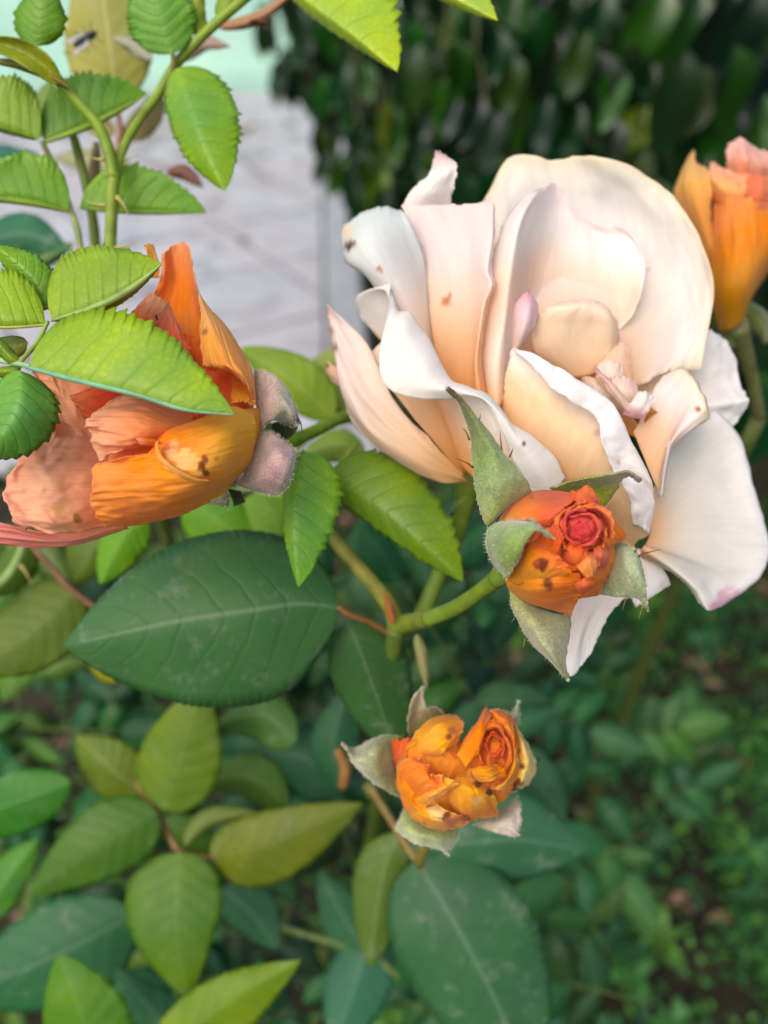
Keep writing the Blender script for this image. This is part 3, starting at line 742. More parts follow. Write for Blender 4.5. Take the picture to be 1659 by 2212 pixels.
cp('1480,740,11 1520,716,14 1536,711,15|1470,800,11 1540,780,16 1582,758,18|1470,850,11 1550,832,17 1603,832,19|1480,880,9 1560,872,12 1618,864,14|1490,900,8 1560,892,14 1600,900,17|1500,910,8 1550,912,12 1583,923,14', [PE, CRM, WHT], 20, ruffle=1.0, rfreq=5)
cp('1030,890,0 1040,780,3 1058,660,5 1074,540,6 1083,486,5|1070,895,1 1080,780,4 1092,660,6 1098,540,8 1100,486,7|1110,890,3 1118,780,6 1118,660,8 1112,540,9 1114,490,8', [ORA, PE, PE, (236, 232, 234)], 21, nu=16)
cp('1225,1270,-2 1214,1370,-7 1214,1448,-8|1280,1265,-3 1252,1365,-9 1236,1458,-9|1330,1265,-3 1272,1350,-7 1262,1430,-8|1370,1275,-2 1318,1325,-6 1282,1402,-7', [PNK, (242, 236, 228), WHT], 22)
cp('1340,1180,-4 1365,1290,-6 1372,1312,-6|1380,1185,-6 1408,1262,-9 1414,1286,-8|1400,1185,-6 1440,1240,-8 1449,1264,-7', [PE, WHT, WHT], 23, nu=20, nv=20)
tube('stalk', [(905, 1345, 0.262), (945, 1250, 0.258), (990, 1140, 0.250), (1015, 1040, 0.243)], [19, 18, 20, 27], 'stem', cream, color=(96, 122, 36))
tube('hip', [(1008, 1066, 0.245), (1016, 1040, 0.243), (1030, 1010, 0.241)], [24, 36, 40], 'stem', cream, color=(108, 132, 44))
for q in ('1005,1050,18 985,1075,20 970,1110,24|1020,1055,16 1000,1085,17 972,1112,22|1035,1050,18 1015,1090,20 975,1115,24', '1030,1040,16 1060,1075,20 1075,1110,25|1040,1030,15 1075,1065,17 1078,1108,23|1050,1020,17 1085,1050,20 1080,1106,25'):
    petal(cream, q, CR, [(120, 140, 60), (110, 136, 64)], name='sepal', mat='sepal', nu=12, nv=16)

# ---------------------------------------------------------------- helper: tightly coiled heart of a bud
def coil(parent, cx, cy, d0, rings, seed, matn='petal_orange', squash=1.0):
    r = random.Random(seed)
    for k, (rad, zt, zb, col_b, col_t, n) in enumerate(rings):
        a0 = r.uniform(0, 6.28)
        ox, oy = r.uniform(-0.16, 0.16)*rad, r.uniform(-0.16, 0.16)*rad
        for q in range(n):
            span = 2*math.pi/n*r.uniform(1.1, 1.45)
            rails = []
            nn = 7
            for j in range(nn):
                s = j/(nn-1)-0.5
                a = a0+q*2*math.pi/n+span*s
                rr = rad*(1+0.30*s+r.uniform(-0.10, 0.10))
                zz = r.uniform(-1.1, 1.1); fl = r.uniform(1.02, 1.28)
                pts = []
                for f, z in ((0.80, zb), (0.92, zb*0.45+zt*0.55+zz*0.5), (1.02, zt+zz), (fl, zt+zz+r.uniform(-0.2, 0.9))):
                    pts.append('%.1f,%.1f,%.2f' % (cx+ox+rr*f*math.cos(a), cy+oy+rr*f*math.sin(a)*squash, z))
                rails.append(' '.join(pts))
            petal(parent, '|'.join(rails), d0, [col_b, col_b, col_t, col_t], seed=seed+k*7+q, nu=36, nv=16, ruffle=1.0, rfreq=6, mat=matn, thick=0.0003)

# ---------------------------------------------------------------- the orange bud in front of the cream rose
BD = 0.190
bud = thing('rose_bud', W((920, 1338, 0.236)), 'orange rose bud with spread fuzzy green sepals in front of the cream rose', 'rosebud')
def bp(rails, cols, seed, **k):
    k.setdefault('crinkle', 0.45)
    return petal(bud, rails, BD, cols, seed=seed, mat='petal_orange', **k)
OR1 = (252, 158, 60); OR2 = (250, 142, 78); SAL = (246, 132, 96); YEL = (250, 180, 50); RED = (226, 90, 80); PCH = (250, 178, 100)
bp('1078,1120,6 1110,1082,3 1160,1060,2 1235,1062,0|1080,1132,1 1120,1102,-6 1170,1086,-9 1242,1077,-7|1085,1147,-1 1130,1127,-9 1180,1112,-12 1216,1099,-12|1095,1165,-1 1140,1152,-8 1180,1138,-11 1199,1118,-12', [PCH, OR1, (234, 124, 70), SAL], 31, ruffle=0.25, spots=[(1148, 1074, 5, (196, 120, 60))])
bp('1215,1120,2 1230,1090,-3 1233,1064,-7|1240,1115,0 1250,1080,-8 1252,1060,-9|1262,1112,-1 1264,1078,-10 1267,1049,-10|1285,1112,-1 1286,1086,-9 1283,1062,-9|1306,1125,1 1306,1107,-5 1299,1088,-6', [RED, OR2, OR2], 32, ruffle=0.4)
bp('1240,1082,-9 1252,1090,-12 1276,1100,-12 1296,1114,-10|1246,1070,-10 1264,1080,-13 1284,1090,-13 1300,1102,-10|1250,1060,-9 1268,1066,-11 1288,1080,-11 1302,1094,-8', [OR2, (232, 110, 60), SAL], 33, ruffle=0.35)
bp('1285,1100,0 1312,1112,-4 1326,1124,-2|1282,1145,-4 1315,1145,-8 1352,1155,-4|1290,1190,-4 1312,1180,-8 1336,1173,-4', [OR2, OR1, (238, 138, 50)], 34, ruffle=0.3)
bp('1240,1212,-6 1285,1200,-10 1316,1180,-5|1240,1240,-7 1286,1237,-11 1319,1225,-2|1240,1275,-4 1276,1275,-7 1308,1262,1|1240,1295,0 1270,1290,-2 1294,1287,2', [OR2, OR1, OR1], 35, ruffle=0.4)
bp('1092,1248,1 1140,1238,-9 1195,1236,-14 1255,1240,-12|1094,1262,3 1140,1272,-8 1198,1272,-12 1262,1270,-8|1098,1272,6 1140,1292,-3 1192,1304,-4 1250,1294,-3|1104,1278,8 1140,1302,2 1190,1318,2 1232,1331,4', [(250, 186, 44), (250, 170, 40), (246, 152, 44), OR1], 36, ruffle=0.4, spots=[(1182, 1258, 15, (150, 78, 40)), (1120, 1257, 8, (196, 70, 50))])
bp('1088,1240,0 1115,1200,-6 1140,1172,-9 1180,1166,-11|1105,1258,-3 1138,1222,-12 1168,1202,-15 1205,1196,-15|1150,1268,-7 1178,1242,-14 1202,1226,-16 1222,1214,-16|1215,1262,-9 1225,1246,-13 1235,1236,-15 1248,1228,-14', [(250, 180, 44), (250, 184, 48), (248, 156, 50), OR2], 37, ruffle=1.0, rfreq=5, spots=[(1172, 1219, 14, (134, 62, 40)), (1158, 1217, 8, (180, 96, 60))])
bp('1150,1165,-8 1175,1150,-13 1196,1130,-14|1162,1195,-10 1190,1172,-16 1208,1140,-17|1185,1212,-10 1205,1190,-17 1216,1160,-17|1200,1215,-9 1212,1200,-14 1206,1165,-14', [OR1, (234, 118, 56), SAL], 38, ruffle=0.6)
bp('1205,1222,-10 1225,1190,-14 1232,1166,-14|1235,1235,-11 1250,1205,-16 1255,1176,-16|1262,1240,-10 1268,1212,-14 1272,1180,-14', [(232, 112, 56), OR2, (230, 106, 62)], 39, ruffle=0.5)
bp('1240,1205,-12 1246,1226,-14 1268,1252,-14|1262,1192,-13 1270,1212,-16 1278,1246,-15|1288,1194,-12 1292,1216,-14 1286,1244,-13', [OR2, PCH, (238, 150, 70)], 40, ruffle=0.3, nu=20, nv=20)
bp('1282,1182,-12 1284,1205,-14 1282,1230,-13|1298,1178,-12 1302,1200,-14 1296,1226,-13|1312,1184,-9 1316,1204,-10 1308,1226,-9', [OR2, (244, 136, 90), (226, 100, 90)], 41, ruffle=0.8, nu=20, nv=20, spots=[(1290, 1205, 8, (176, 92, 66))])
bp('1240,1262,-12 1258,1252,-14 1278,1245,-13|1246,1274,-11 1264,1266,-14 1284,1256,-12|1256,1284,-8 1272,1276,-10 1288,1264,-9', [OR2, (246, 130, 84), OR1], 42, ruffle=0.8, nu=18, nv=18)
heart(bud, 1212, 1190, BD, 0, 118, 108, 10, (250, 160, 50), (244, 126, 58), 51, turns=2.2, amp=2.0)
heart(bud, 1258, 1142, BD, -6, 40, 40, 9, (244, 116, 104), (232, 92, 100), 52, turns=2.0, amp=1.6)
coil(bud, 1257, 1140, BD, [(34, -15.5, -9, (226, 84, 84), (244, 120, 100), 2), (54, -13.5, -7, (240, 112, 66), (250, 152, 78), 3)], 50)
def sepal(parent, rails, d0, cols, seed, fuzz=220, name='sepal', hl=0.0007, bristles=(), label=None, **k):
    o, V, D = petal(parent, rails, d0, cols, name=name, mat='sepal', nu=24, nv=30, thick=0.0005, seed=seed, label=label, **k)
    if fuzz:
        G = V.reshape(30, 24, 3); E = np.vstack([G[:, 0], G[:, -1], G[-1]])
        hairs('down', o, np.vstack([E, E, E, V[::9]]), fuzz, hl, 'down', seed=seed)
    for b in bristles:
        P = parse(b)[0]; P = P.copy(); P[:, 2] = d0+P[:, 2]*0.001
        tube('bristle', P, np.linspace(2.6, 0.5, len(P)), 'bristle', o, sides=5, n=8)
    return o
SG = (140, 164, 100); SG2 = (160, 182, 124); OLV = (124, 132, 40)
sepal(bud, '1052,1138,0 1030,1078,-3 1020,1005,-6 1014,935,-8 990,872,-10 966,838,-12|1075,1118,-2 1062,1060,-7 1046,990,-10 1028,925,-11 1000,874,-11 967,839,-12|1110,1085,-2 1095,1040,-8 1068,980,-12 1038,920,-12 1008,876,-11 967,839,-12|1150,1062,1 1128,1022,-4 1094,984,-8 1054,930,-10 1014,880,-11 968,838,-12', BD, [(150, 158, 80), SG2, SG, (122, 140, 84), (112, 120, 70), (84, 66, 50)], 60, bristles=['1022,1010,-6 1008,1000,-7 985,990,-9', '1032,1065,-3 1012,1040,-5 1000,1018,-7', '1014,950,-8 1008,935,-9 1000,925,-10', '1084,975,-8 1082,955,-9 1080,930,-10', '1100,988,-7 1106,975,-7 1108,968,-8', '1030,920,-11 1036,905,-11 1038,895,-12'], label='long upright sepal')
sepal(bud, '1092,1250,-2 1062,1215,-3 1048,1170,-1 1056,1135,2 1100,1124,-5 1150,1124,-13|1096,1248,-8 1080,1210,-12 1074,1170,-11 1090,1138,-11 1122,1128,-14 1165,1134,-17|1105,1236,-13 1108,1200,-17 1112,1165,-18 1122,1146,-18 1146,1136,-19 1182,1150,-20|1112,1222,-14 1130,1185,-18 1146,1156,-19 1158,1146,-20 1172,1148,-20 1194,1166,-20', BD, [(146, 164, 74), (124, 150, 66), (130, 156, 84), (148, 172, 108), (156, 178, 126), (136, 150, 108)], 61, fuzz=420, label='hooked sepal folded over the bud')
sepal(bud, '1188,1056,6 1236,1040,4 1330,1024,0 1360,1020,-3 1384,1040,-4|1220,1075,8 1260,1060,8 1320,1045,6 1352,1024,0 1383,1038,-3|1290,1110,10 1310,1090,10 1332,1060,8 1346,1030,2 1382,1036,-2', BD, [OLV, (130, 138, 36), (136, 146, 70), (160, 164, 130), (110, 96, 76)], 62, fuzz=240)
sepal(bud, '1316,1186,4 1342,1170,1 1364,1182,-4 1382,1200,-6|1312,1220,3 1345,1208,-6 1375,1225,-9 1394,1250,-9|1300,1260,4 1335,1255,-4 1370,1265,-8 1396,1290,-8|1296,1284,6 1330,1290,0 1372,1292,-4 1398,1316,-6', BD, [(150, 168, 112), (166, 182, 142), (160, 176, 140), (132, 150, 110)], 63, fuzz=240, bristles=['1380,1202,-6 1398,1194,-8 1428,1187,-9', '1352,1292,-2 1344,1320,-2', '1388,1310,-5 1380,1338,-5', '1370,1196,-5 1374,1188,-6 1378,1180,-7'])
sepal(bud, '1098,1268,8 1108,1320,6 1140,1382,4 1185,1428,3 1225,1467,2|1140,1300,6 1150,1340,0 1172,1390,-3 1200,1430,-2 1225,1466,0|1190,1322,6 1196,1350,1 1206,1395,-1 1216,1435,0 1226,1465,1|1232,1330,9 1234,1352,7 1226,1400,4 1223,1440,3 1226,1466,2', BD, [(150, 156, 88), (160, 164, 120), (168, 170, 136), (156, 160, 120), (120, 126, 70)], 64, fuzz=240, bristles=['1112,1335,5 1104,1345,4', '1135,1378,4 1130,1398,3'])
tube('stalk', [(920, 1338, 0.236), (985, 1312, 0.226), (1050, 1268, 0.212), (1095, 1232, 0.203)], [17, 17, 18, 24], 'stem', bud, color=(104, 128, 36))
tube('hip', [(1072, 1252, 0.207), (1098, 1232, 0.202), (1125, 1212, 0.198)], [20, 30, 34], 'stem', bud, color=(112, 138, 52))

# ---------------------------------------------------------------- the half-open orange rose
OD = 0.203
orr = thing('half_open_rose', W((560, 960, 0.212)), 'half open orange rose with downy sepals bent back, half hidden by leaves', 'rose')
def op(rails, cols, seed, **k):
    k.setdefault('crinkle', 0.5)
    return petal(orr, rails, OD, cols, seed=seed, mat='petal_orange', **k)
S1 = (250, 156, 96); S2 = (250, 182, 138); S3 = (250, 196, 156); O1c = (252, 156, 56); Y1 = (254, 196, 56); R1 = (246, 116, 68); A1 = (252, 206, 132)
op('300,760,6 308,690,9 345,605,11 352,548,9|370,765,8 372,690,12 385,610,14 380,528,10|430,775,6 428,700,10 418,630,10 404,530,7|470,800,4 450,745,4 434,680,3 422,625,3', [R1, O1c, (240, 150, 62), (244, 162, 94), (244, 170, 108)], 71, ruffle=1.0, rfreq=6, spots=[(442, 700, 8, (216, 130, 50))])
op('414,560,6 432,660,-1 432,720,-5 437,768,-8 440,792,-9 452,798,-6|418,600,7 450,680,-3 462,730,-8 474,770,-11 484,790,-13 500,806,-10|424,630,8 472,690,1 502,745,-4 520,790,-9 530,812,-12 540,850,-9|430,645,11 490,706,7 526,764,3 546,806,-2 552,840,-5 556,878,-4', [A1, A1, (246, 192, 104), (246, 186, 92), (244, 176, 96)], 72, nu=60, ruffle=1.0, rfreq=7, spots=[(443, 715, 7, (196, 130, 80))])
op('425,790,2 440,832,2 470,880,-1|480,785,0 500,830,-1 522,868,-4|530,800,1 546,838,0 552,876,-3', [(236, 120, 40), (242, 150, 46), Y1], 73)
op('325,600,9 318,560,9 313,528,8|345,600,10 341,560,10 331,526,8', [O1c, (244, 184, 84), (246, 196, 110)], 74, nu=12, nv=20)
op('300,770,3 330,722,0 363,655,-3|350,785,1 372,735,-5 367,657,-5|430,835,1 414,765,-3 384,702,-2', [R1, (236, 112, 72), S2], 75)
op('240,720,5 290,668,2 325,632,3|290,730,3 325,690,-1 350,645,1|335,740,3 345,705,0 366,662,1', [R1, S1, S3], 76)
op('340,830,4 350,760,3 360,700,6|430,850,2 440,800,2 440,740,6', [R1, (234, 100, 52), O1c], 77)
op('548,893,-4 500,878,-11 430,903,-15 328,945,-16|555,925,-5 500,932,-18 420,952,-22 322,978,-21|550,965,-4 490,990,-20 400,1010,-25 208,1004,-19|540,1002,-2 470,1040,-17 370,1060,-23 200,1066,-20|505,1042,2 430,1087,-8 340,1112,-14 206,1112,-17|480,1070,8 400,1110,0 300,1136,-5 232,1141,-11', [(255, 206, 64), (255, 198, 56), (252, 176, 52), (250, 162, 56), (250, 168, 80)], 78, nu=110, nv=110, ruffle=1.5, rfreq=7, spots=[(372, 976, 20, (246, 196, 132)), (400, 992, 24, (248, 210, 130)), (428, 1012, 20, (248, 206, 110)), (360, 966, 8, (236, 150, 110)), (436, 1006, 11, (146, 72, 26)), (442, 992, 7, (170, 90, 36)), (444, 1022, 8, (150, 84, 30)), (466, 990, 5, (226, 150, 70))], label='big outer petal with a chewed brown hole')
op('420,897,-8 330,852,-9 252,853,-9|412,925,-12 300,900,-19 190,904,-15|392,940,-11 290,948,-21 194,941,-15|362,962,-9 280,970,-17 214,994,-13', [(252, 156, 70), (252, 168, 104), (252, 178, 128), S3], 79, nu=60, ruffle=1.7, rfreq=7)
op('330,945,-17 300,940,-20 276,936,-20|345,955,-19 310,950,-22 280,945,-21|340,968,-18 315,962,-21 300,958,-20', [O1c, S1, S3], 80, nu=14, nv=14)
op('335,862,0 250,832,0 148,853,-3|285,880,-2 222,892,-5 166,880,-6|262,915,-2 205,932,-6 186,910,-8', [(214, 62, 40), (228, 84, 54), S1], 81, ruffle=0.4)
op('300,800,10 240,790,10 170,800,8|300,860,10 240,870,9 180,880,6|290,930,8 230,940,7 190,960,4', [(200, 60, 34), (222, 92, 54), S1], 82)
op('200,825,6 130,808,5 76,798,3 70,795,3|200,880,4 150,900,2 100,868,0 95,866,0|270,940,4 140,942,-2 108,920,-3 103,918,-3|270,1000,3 130,1000,-7 46,988,-7 42,988,-6|270,1060,1 120,1060,-10 14,1058,-9 9,1058,-8|230,1112,-2 130,1120,-10 26,1108,-10 21,1110,-8|242,1132,0 150,1152,-6 54,1144,-9 48,1146,-7', [(250, 146, 92), (252, 182, 138), (250, 194, 156), (248, 186, 154)], 83, nu=90, ruffle=2.2, rfreq=8, spots=[(130, 1100, 16, (222, 178, 110)), (165, 1118, 10, (180, 130, 50))])
op('240,1120,2 120,1150,0 0,1128,-2 -60,1118,-2|270,1136,4 150,1166,0 20,1150,-4 -60,1140,-3|278,1142,8 170,1176,5 80,1184,2 -60,1168,0', [S2, (242, 172, 146), (240, 162, 150), (238, 160, 150)], 84, nu=30, ruffle=1.4, rfreq=6)
op('341,951,-22.5 349,982,-25.6 383,1011,-26.6 427,1032,-26 450,1036,-24.5|338,954,-23 345,987,-26.2 380,1016,-27.2 426,1037,-26.6 452,1040,-25|334,958,-21.5 340,992,-24.6 376,1022,-25.6 424,1043,-25 454,1044,-23.5', [(246, 190, 90), (246, 196, 100), (244, 176, 50)], 88, ruffle=0.3, rfreq=9, nu=10, nv=60, thick=0.0002)
heart(orr, 400, 900, OD, 8, 150, 130, 14, (240, 130, 60), (232, 100, 54), 85, turns=2.0, amp=3.0)
op('440,905,-4 320,880,-5 240,890,-4|430,960,-6 320,960,-10 240,960,-8|400,1010,-6 310,1010,-10 230,1020,-8', [(240, 130, 50), (240, 146, 80), S1], 86, ruffle=0.8)
op('560,880,0 520,885,-6 470,890,-8|562,920,0 520,930,-9 460,935,-12|556,960,0 510,965,-9 450,975,-12', [Y1, (244, 184, 60), (244, 176, 70)], 87, ruffle=0.3)
DW1 = (172, 164, 142); DW2 = (188, 162, 156); DW3 = (192, 186, 168)
sepal(orr, '548,800,4 575,802,0 612,830,-3 640,880,-2 646,905,0|550,850,2 580,850,-5 612,868,-8 632,895,-6 640,915,-3|556,900,2 575,905,-3 592,905,-5 615,900,-3 634,918,-1|560,930,4 570,925,1 578,915,0 595,908,2 628,920,2', OD, [(150, 150, 120), DW2, DW1, DW3, (120, 120, 84)], 90, fuzz=520, bristles=['636,900,-3 648,910,-2 654,938,0', '625,905,-2 632,920,0 634,940,2', '618,902,-1 622,912,0 624,925,2'], hl=0.0008, label='pinkish grey downy sepal bent back over a green underside')
petal(orr, '560,935,10 585,915,9 620,905,8 642,892,6|575,950,10 600,938,8 625,928,6 645,905,5|590,955,12 612,950,10 632,942,8 648,912,7', OD, [(60, 78, 34), (74, 94, 40)], name='sepal', mat='sepal', nu=16, nv=16)
sepal(orr, '553,932,2 590,936,-3 632,968,-4 642,985,-2|548,965,0 585,975,-9 622,1000,-10 634,1020,-7|532,1010,0 570,1028,-8 605,1046,-8 618,1052,-5|508,1046,4 540,1058,0 575,1066,-2 600,1070,-2', OD, [(146, 146, 116), DW2, (180, 150, 148), (196, 190, 176)], 91, fuzz=620, hl=0.0008, label='pinkish grey downy sepal bent back')
sepal(orr, '450,1085,10 465,1090,9 480,1092,10|475,1075,9 485,1082,8 490,1090,9|490,1060,10 495,1078,9 494,1097,10', OD, [(150, 152, 120), (160, 164, 140)], 92, fuzz=120)
petal(orr, '490,1055,14 500,1075,13 505,1095,14|520,1060,14 525,1075,13 530,1085,14', OD, [(40, 54, 26), (54, 70, 34)], name='sepal', mat='sepal', nu=10, nv=10)
tube('hip', [(520, 930, 0.212), (550, 932, 0.212), (585, 938, 0.214)], [60, 46, 22], 'stem', orr, color=(116, 128, 60))
tube('stalk', [(548, 960, 0.210), (600, 960, 0.222), (665, 938, 0.240), (745, 902, 0.262), (860, 900, 0.30)], [30, 22, 14, 14, 14], 'stem', orr, color=(110, 146, 30))

# ---------------------------------------------------------------- the withered double bud lower down
LD = 0.224
low = thing('withered_bud', W((905, 1865, 0.285)), 'yellow orange rose bud with crumpled browned petals and five pale sepals, above dark leaves', 'rosebud')
def lp(rails, cols, seed, **k):
    k.setdefault('crinkle', 0.8)
    return petal(low, rails, LD, cols, seed=seed, mat='petal_orange', **k)
LY = (253, 194, 56); LO = (251, 158, 58); LR = (232, 96, 52); LC = (244, 222, 140); LB = (140, 82, 32); LP = (222, 142, 104)
lp('870,1700,8 850,1640,3 848,1602,0|890,1690,4 870,1635,-4 880,1594,-4|905,1680,4 895,1640,-3 892,1596,-3', [LO, (240, 124, 50), (236, 112, 56)], 101, ruffle=0.3)
lp('860,1640,4 890,1590,-4 932,1550,-4 978,1540,0|880,1640,-4 915,1605,-12 950,1565,-13 1000,1555,-7|905,1640,-6 935,1620,-14 965,1595,-15 1000,1575,-10|940,1640,-6 955,1628,-13 975,1612,-13 985,1612,-9', [LO, LY, (246, 186, 48), (240, 176, 80)], 102, ecol=(248, 214, 160), ruffle=0.7, spots=[(978, 1578, 9, (210, 136, 100)), (998, 1550, 8, (190, 70, 50)), (970, 1592, 6, (176, 90, 60))])
lp('862,1690,2 858,1655,-6 876,1638,-9 905,1636,-11|868,1720,-2 885,1680,-14 912,1660,-17 928,1655,-16|885,1740,-4 915,1705,-17 932,1690,-19 925,1672,-17|905,1745,-5 945,1715,-16 958,1698,-18 952,1672,-17', [LY, LO, LO, (240, 130, 56)], 103, ecol=(248, 214, 160), ruffle=0.6, rfreq=4)
lp('862,1700,0 880,1740,-4 908,1738,-9|900,1690,-10 925,1720,-17 935,1730,-17|935,1680,-13 960,1700,-19 985,1698,-17|950,1672,-14 972,1682,-18 990,1690,-17', [LO, LY, (246, 190, 70), (244, 188, 110)], 104, ecol=(248, 214, 160), ruffle=0.6)
lp('868,1725,2 885,1760,-2 920,1786,-2 950,1796,1|890,1738,-5 915,1765,-11 945,1780,-11 985,1792,-5|915,1735,-9 935,1755,-14 960,1765,-15 1012,1780,-8|940,1730,-10 955,1745,-14 972,1752,-14 1008,1765,-9', [LY, (246, 188, 46), LY, (240, 172, 70)], 105, ecol=(248, 214, 160), ruffle=0.7, spots=[(945, 1752, 20, (246, 220, 146)), (966, 1762, 10, (150, 88, 40)), (975, 1775, 12, LP), (1005, 1772, 12, (206, 120, 92)), (928, 1733, 10, (176, 120, 40))])
lp('972,1700,-8 968,1720,-10 985,1765,-6 1010,1778,-2|985,1680,-12 1000,1705,-17 1015,1745,-14 1040,1768,-4|1020,1680,-12 1035,1710,-17 1050,1735,-13 1072,1762,-3|1045,1690,-8 1070,1720,-12 1074,1740,-8 1072,1766,-1', [LY, (246, 192, 56), (244, 180, 44), LO], 106, ecol=(248, 214, 160), ruffle=0.9, rfreq=5, spots=[(1030, 1694, 10, (150, 88, 44)), (1022, 1680, 8, (244, 206, 160)), (1030, 1735, 14, (246, 206, 120)), (1058, 1712, 8, (126, 66, 30))])
lp('978,1660,-4 1000,1600,-6 1030,1560,-8 1048,1528,-6|985,1632,-9 1012,1590,-14 1036,1560,-15 1052,1530,-10|1005,1660,-10 1025,1625,-16 1040,1590,-18 1060,1545,-13|1000,1655,-9 1020,1640,-13 1035,1620,-16 1050,1570,-14', [LY, (244, 164, 50), LO, LP], 107, ruffle=0.4)
lp('1040,1560,-8 1055,1535,-10 1075,1530,-8|1070,1580,-8 1085,1555,-14 1105,1545,-10|1090,1600,-7 1108,1590,-13 1112,1560,-9|1100,1660,-6 1112,1630,-12 1108,1580,-9', [LO, (244, 158, 56), LP], 108, ecol=(248, 214, 160), ruffle=0.6)
lp('1098,1580,-6 1108,1590,-8 1112,1600,-7|1100,1630,-8 1112,1640,-13 1116,1620,-10|1080,1690,-8 1100,1680,-14 1118,1665,-9|1045,1700,-6 1075,1706,-12 1095,1710,-7', [LO, LY, (246, 200, 110)], 109, ecol=(248, 214, 160), ruffle=0.6)
lp('1015,1660,-10 1040,1655,-15 1070,1650,-13|1020,1672,-12 1050,1672,-18 1090,1660,-15|1030,1690,-11 1055,1688,-16 1095,1678,-13', [LY, (246, 186, 60), LO], 110, ruffle=0.9)
heart(low, 940, 1680, LD, -2, 84, 104, 9, (246, 176, 46), (242, 140, 50), 116, turns=2.2, amp=2.6)
heart(low, 1064, 1640, LD, -2, 66, 96, 9, (244, 160, 50), (236, 116, 52), 117, turns=2.6, amp=2.4)
heart(low, 1020, 1700, LD, -2, 60, 64, 9, (246, 184, 56), (240, 160, 60), 119, turns=2.0, amp=2.2)
coil(low, 1070, 1612, LD, [(15, -13, -8, (222, 84, 50), (240, 120, 64), 2), (32, -14, -6, (232, 104, 50), (244, 148, 66), 2)], 115, squash=1.5)
lp('1108,1560,0 1118,1572,-4 1130,1590,-2|1114,1610,-4 1132,1615,-9 1146,1620,-3|1112,1650,-5 1138,1650,-9 1158,1660,-2|1100,1690,-5 1125,1690,-9 1138,1698,-3|1088,1706,-4 1100,1712,-6 1095,1718,-2', [(240, 200, 90), LC, (240, 230, 180)], 120, ruffle=0.8, rfreq=5, spots=[(1118, 1688, 12, (128, 80, 34)), (1126, 1655, 8, (150, 100, 50)), (1116, 1620, 7, (190, 150, 60)), (1110, 1700, 9, (110, 70, 34))], label='cream dried outer petal')
LS = (150, 156, 112); LS2 = (176, 180, 150)
sepal(low, '866,1590,8 820,1590,4 765,1615,2 740,1606,0|858,1620,6 815,1620,-3 770,1640,-3 741,1607,0|855,1670,6 815,1668,-3 775,1650,-2 742,1608,0|868,1726,8 820,1700,3 770,1660,1 742,1609,1', LD, [(160, 160, 80), LS, LS2, (150, 144, 100)], 121, fuzz=260)
sepal(low, '884,1592,10 884,1540,5 896,1505,3 915,1484,2|910,1580,10 905,1550,8 905,1520,7 914,1486,3|960,1545,10 940,1528,6 920,1532,4 908,1500,2', LD, [(120, 124, 60), (140, 130, 90), (176, 168, 130), (190, 180, 150)], 122, fuzz=200)
sepal(low, '876,1742,8 860,1775,6 854,1795,6|905,1765,4 890,1795,-2 895,1822,0|960,1785,4 945,1810,-2 950,1836,0|992,1790,8 985,1815,4 965,1846,2', LD, [(150, 164, 80), (160, 174, 116), (184, 194, 160)], 123, fuzz=220)
sepal(low, '1020,1780,10 1060,1795,6 1110,1808,4|1060,1765,8 1090,1775,2 1116,1802,2|1115,1720,10 1126,1745,5 1120,1805,3', LD, [(160, 150, 120), (196, 184, 168), (206, 200, 188)], 124, fuzz=200)
sepal(low, '1085,1535,10 1105,1538,8 1118,1515,6|1100,1550,9 1112,1545,5 1120,1514,5|1112,1575,10 1122,1560,8 1121,1516,6', LD, [(140, 150, 110), (176, 184, 160)], 125, fuzz=120)
tube('stalk', [(905, 1865, 0.285), (930, 1800, 0.262), (985, 1715, 0.238)], [12, 14, 26], 'stem', low, color=(126, 118, 50))

# ---------------------------------------------------------------- the yellow orange rose behind
RD = 0.275
yr = thing('yellow_rose', W((1640, 900, 0.32)), 'yellow to orange rose opening behind the cream rose, pink at its crumpled top', 'rose')
def yp(rails, cols, seed, **k):
    k.setdefault('crinkle', 0.7)
    return petal(yr, rails, RD, cols, seed=seed, mat='petal_orange', **k)
yp('1540,650,6 1470,480,4 1455,420,4 1480,350,6 1497,322,8|1545,600,-2 1495,470,-6 1480,400,-6 1490,360,-2 1500,325,4|1545,560,-6 1515,450,-10 1505,400,-10 1510,370,-6 1505,350,0|1540,520,-6 1535,450,-9 1538,410,-10 1532,375,-8 1524,360,-4', [(236, 170, 30), (240, 176, 70), (240, 186, 110), (240, 196, 100), (236, 190, 130)], 131, ruffle=0.6)
yp('1550,712,8 1535,620,-2 1535,520,-6 1545,430,-4|1570,715,2 1570,620,-12 1575,520,-16 1575,425,-12|1600,700,2 1620,610,-14 1625,520,-18 1620,425,-14|1615,660,8 1665,560,-8 1690,500,-10 1690,430,-8|1625,640,14 1690,540,6 1720,480,4 1720,420,4', [(228, 172, 14), (240, 176, 24), (244, 160, 48), (244, 166, 90)], 132, nu=48, ruffle=0.35)
yp('1535,430,-4 1530,385,-6 1535,352,-2|1565,440,-10 1562,400,-12 1560,362,-6|1600,445,-10 1605,410,-12 1600,372,-6|1630,440,-8 1640,405,-9 1640,360,-4', [(244, 170, 90), (246, 196, 120), (242, 190, 160)], 133, ruffle=0.9, rfreq=5)
yp('1575,400,0 1568,340,-4 1570,312,-2|1600,400,-4 1605,340,-10 1605,297,-4|1640,400,-4 1635,350,-8 1632,320,-2|1680,400,0 1675,350,-4 1670,330,0', [(236, 140, 90), (242, 190, 166), (244, 206, 196)], 134, ruffle=0.9, rfreq=4)
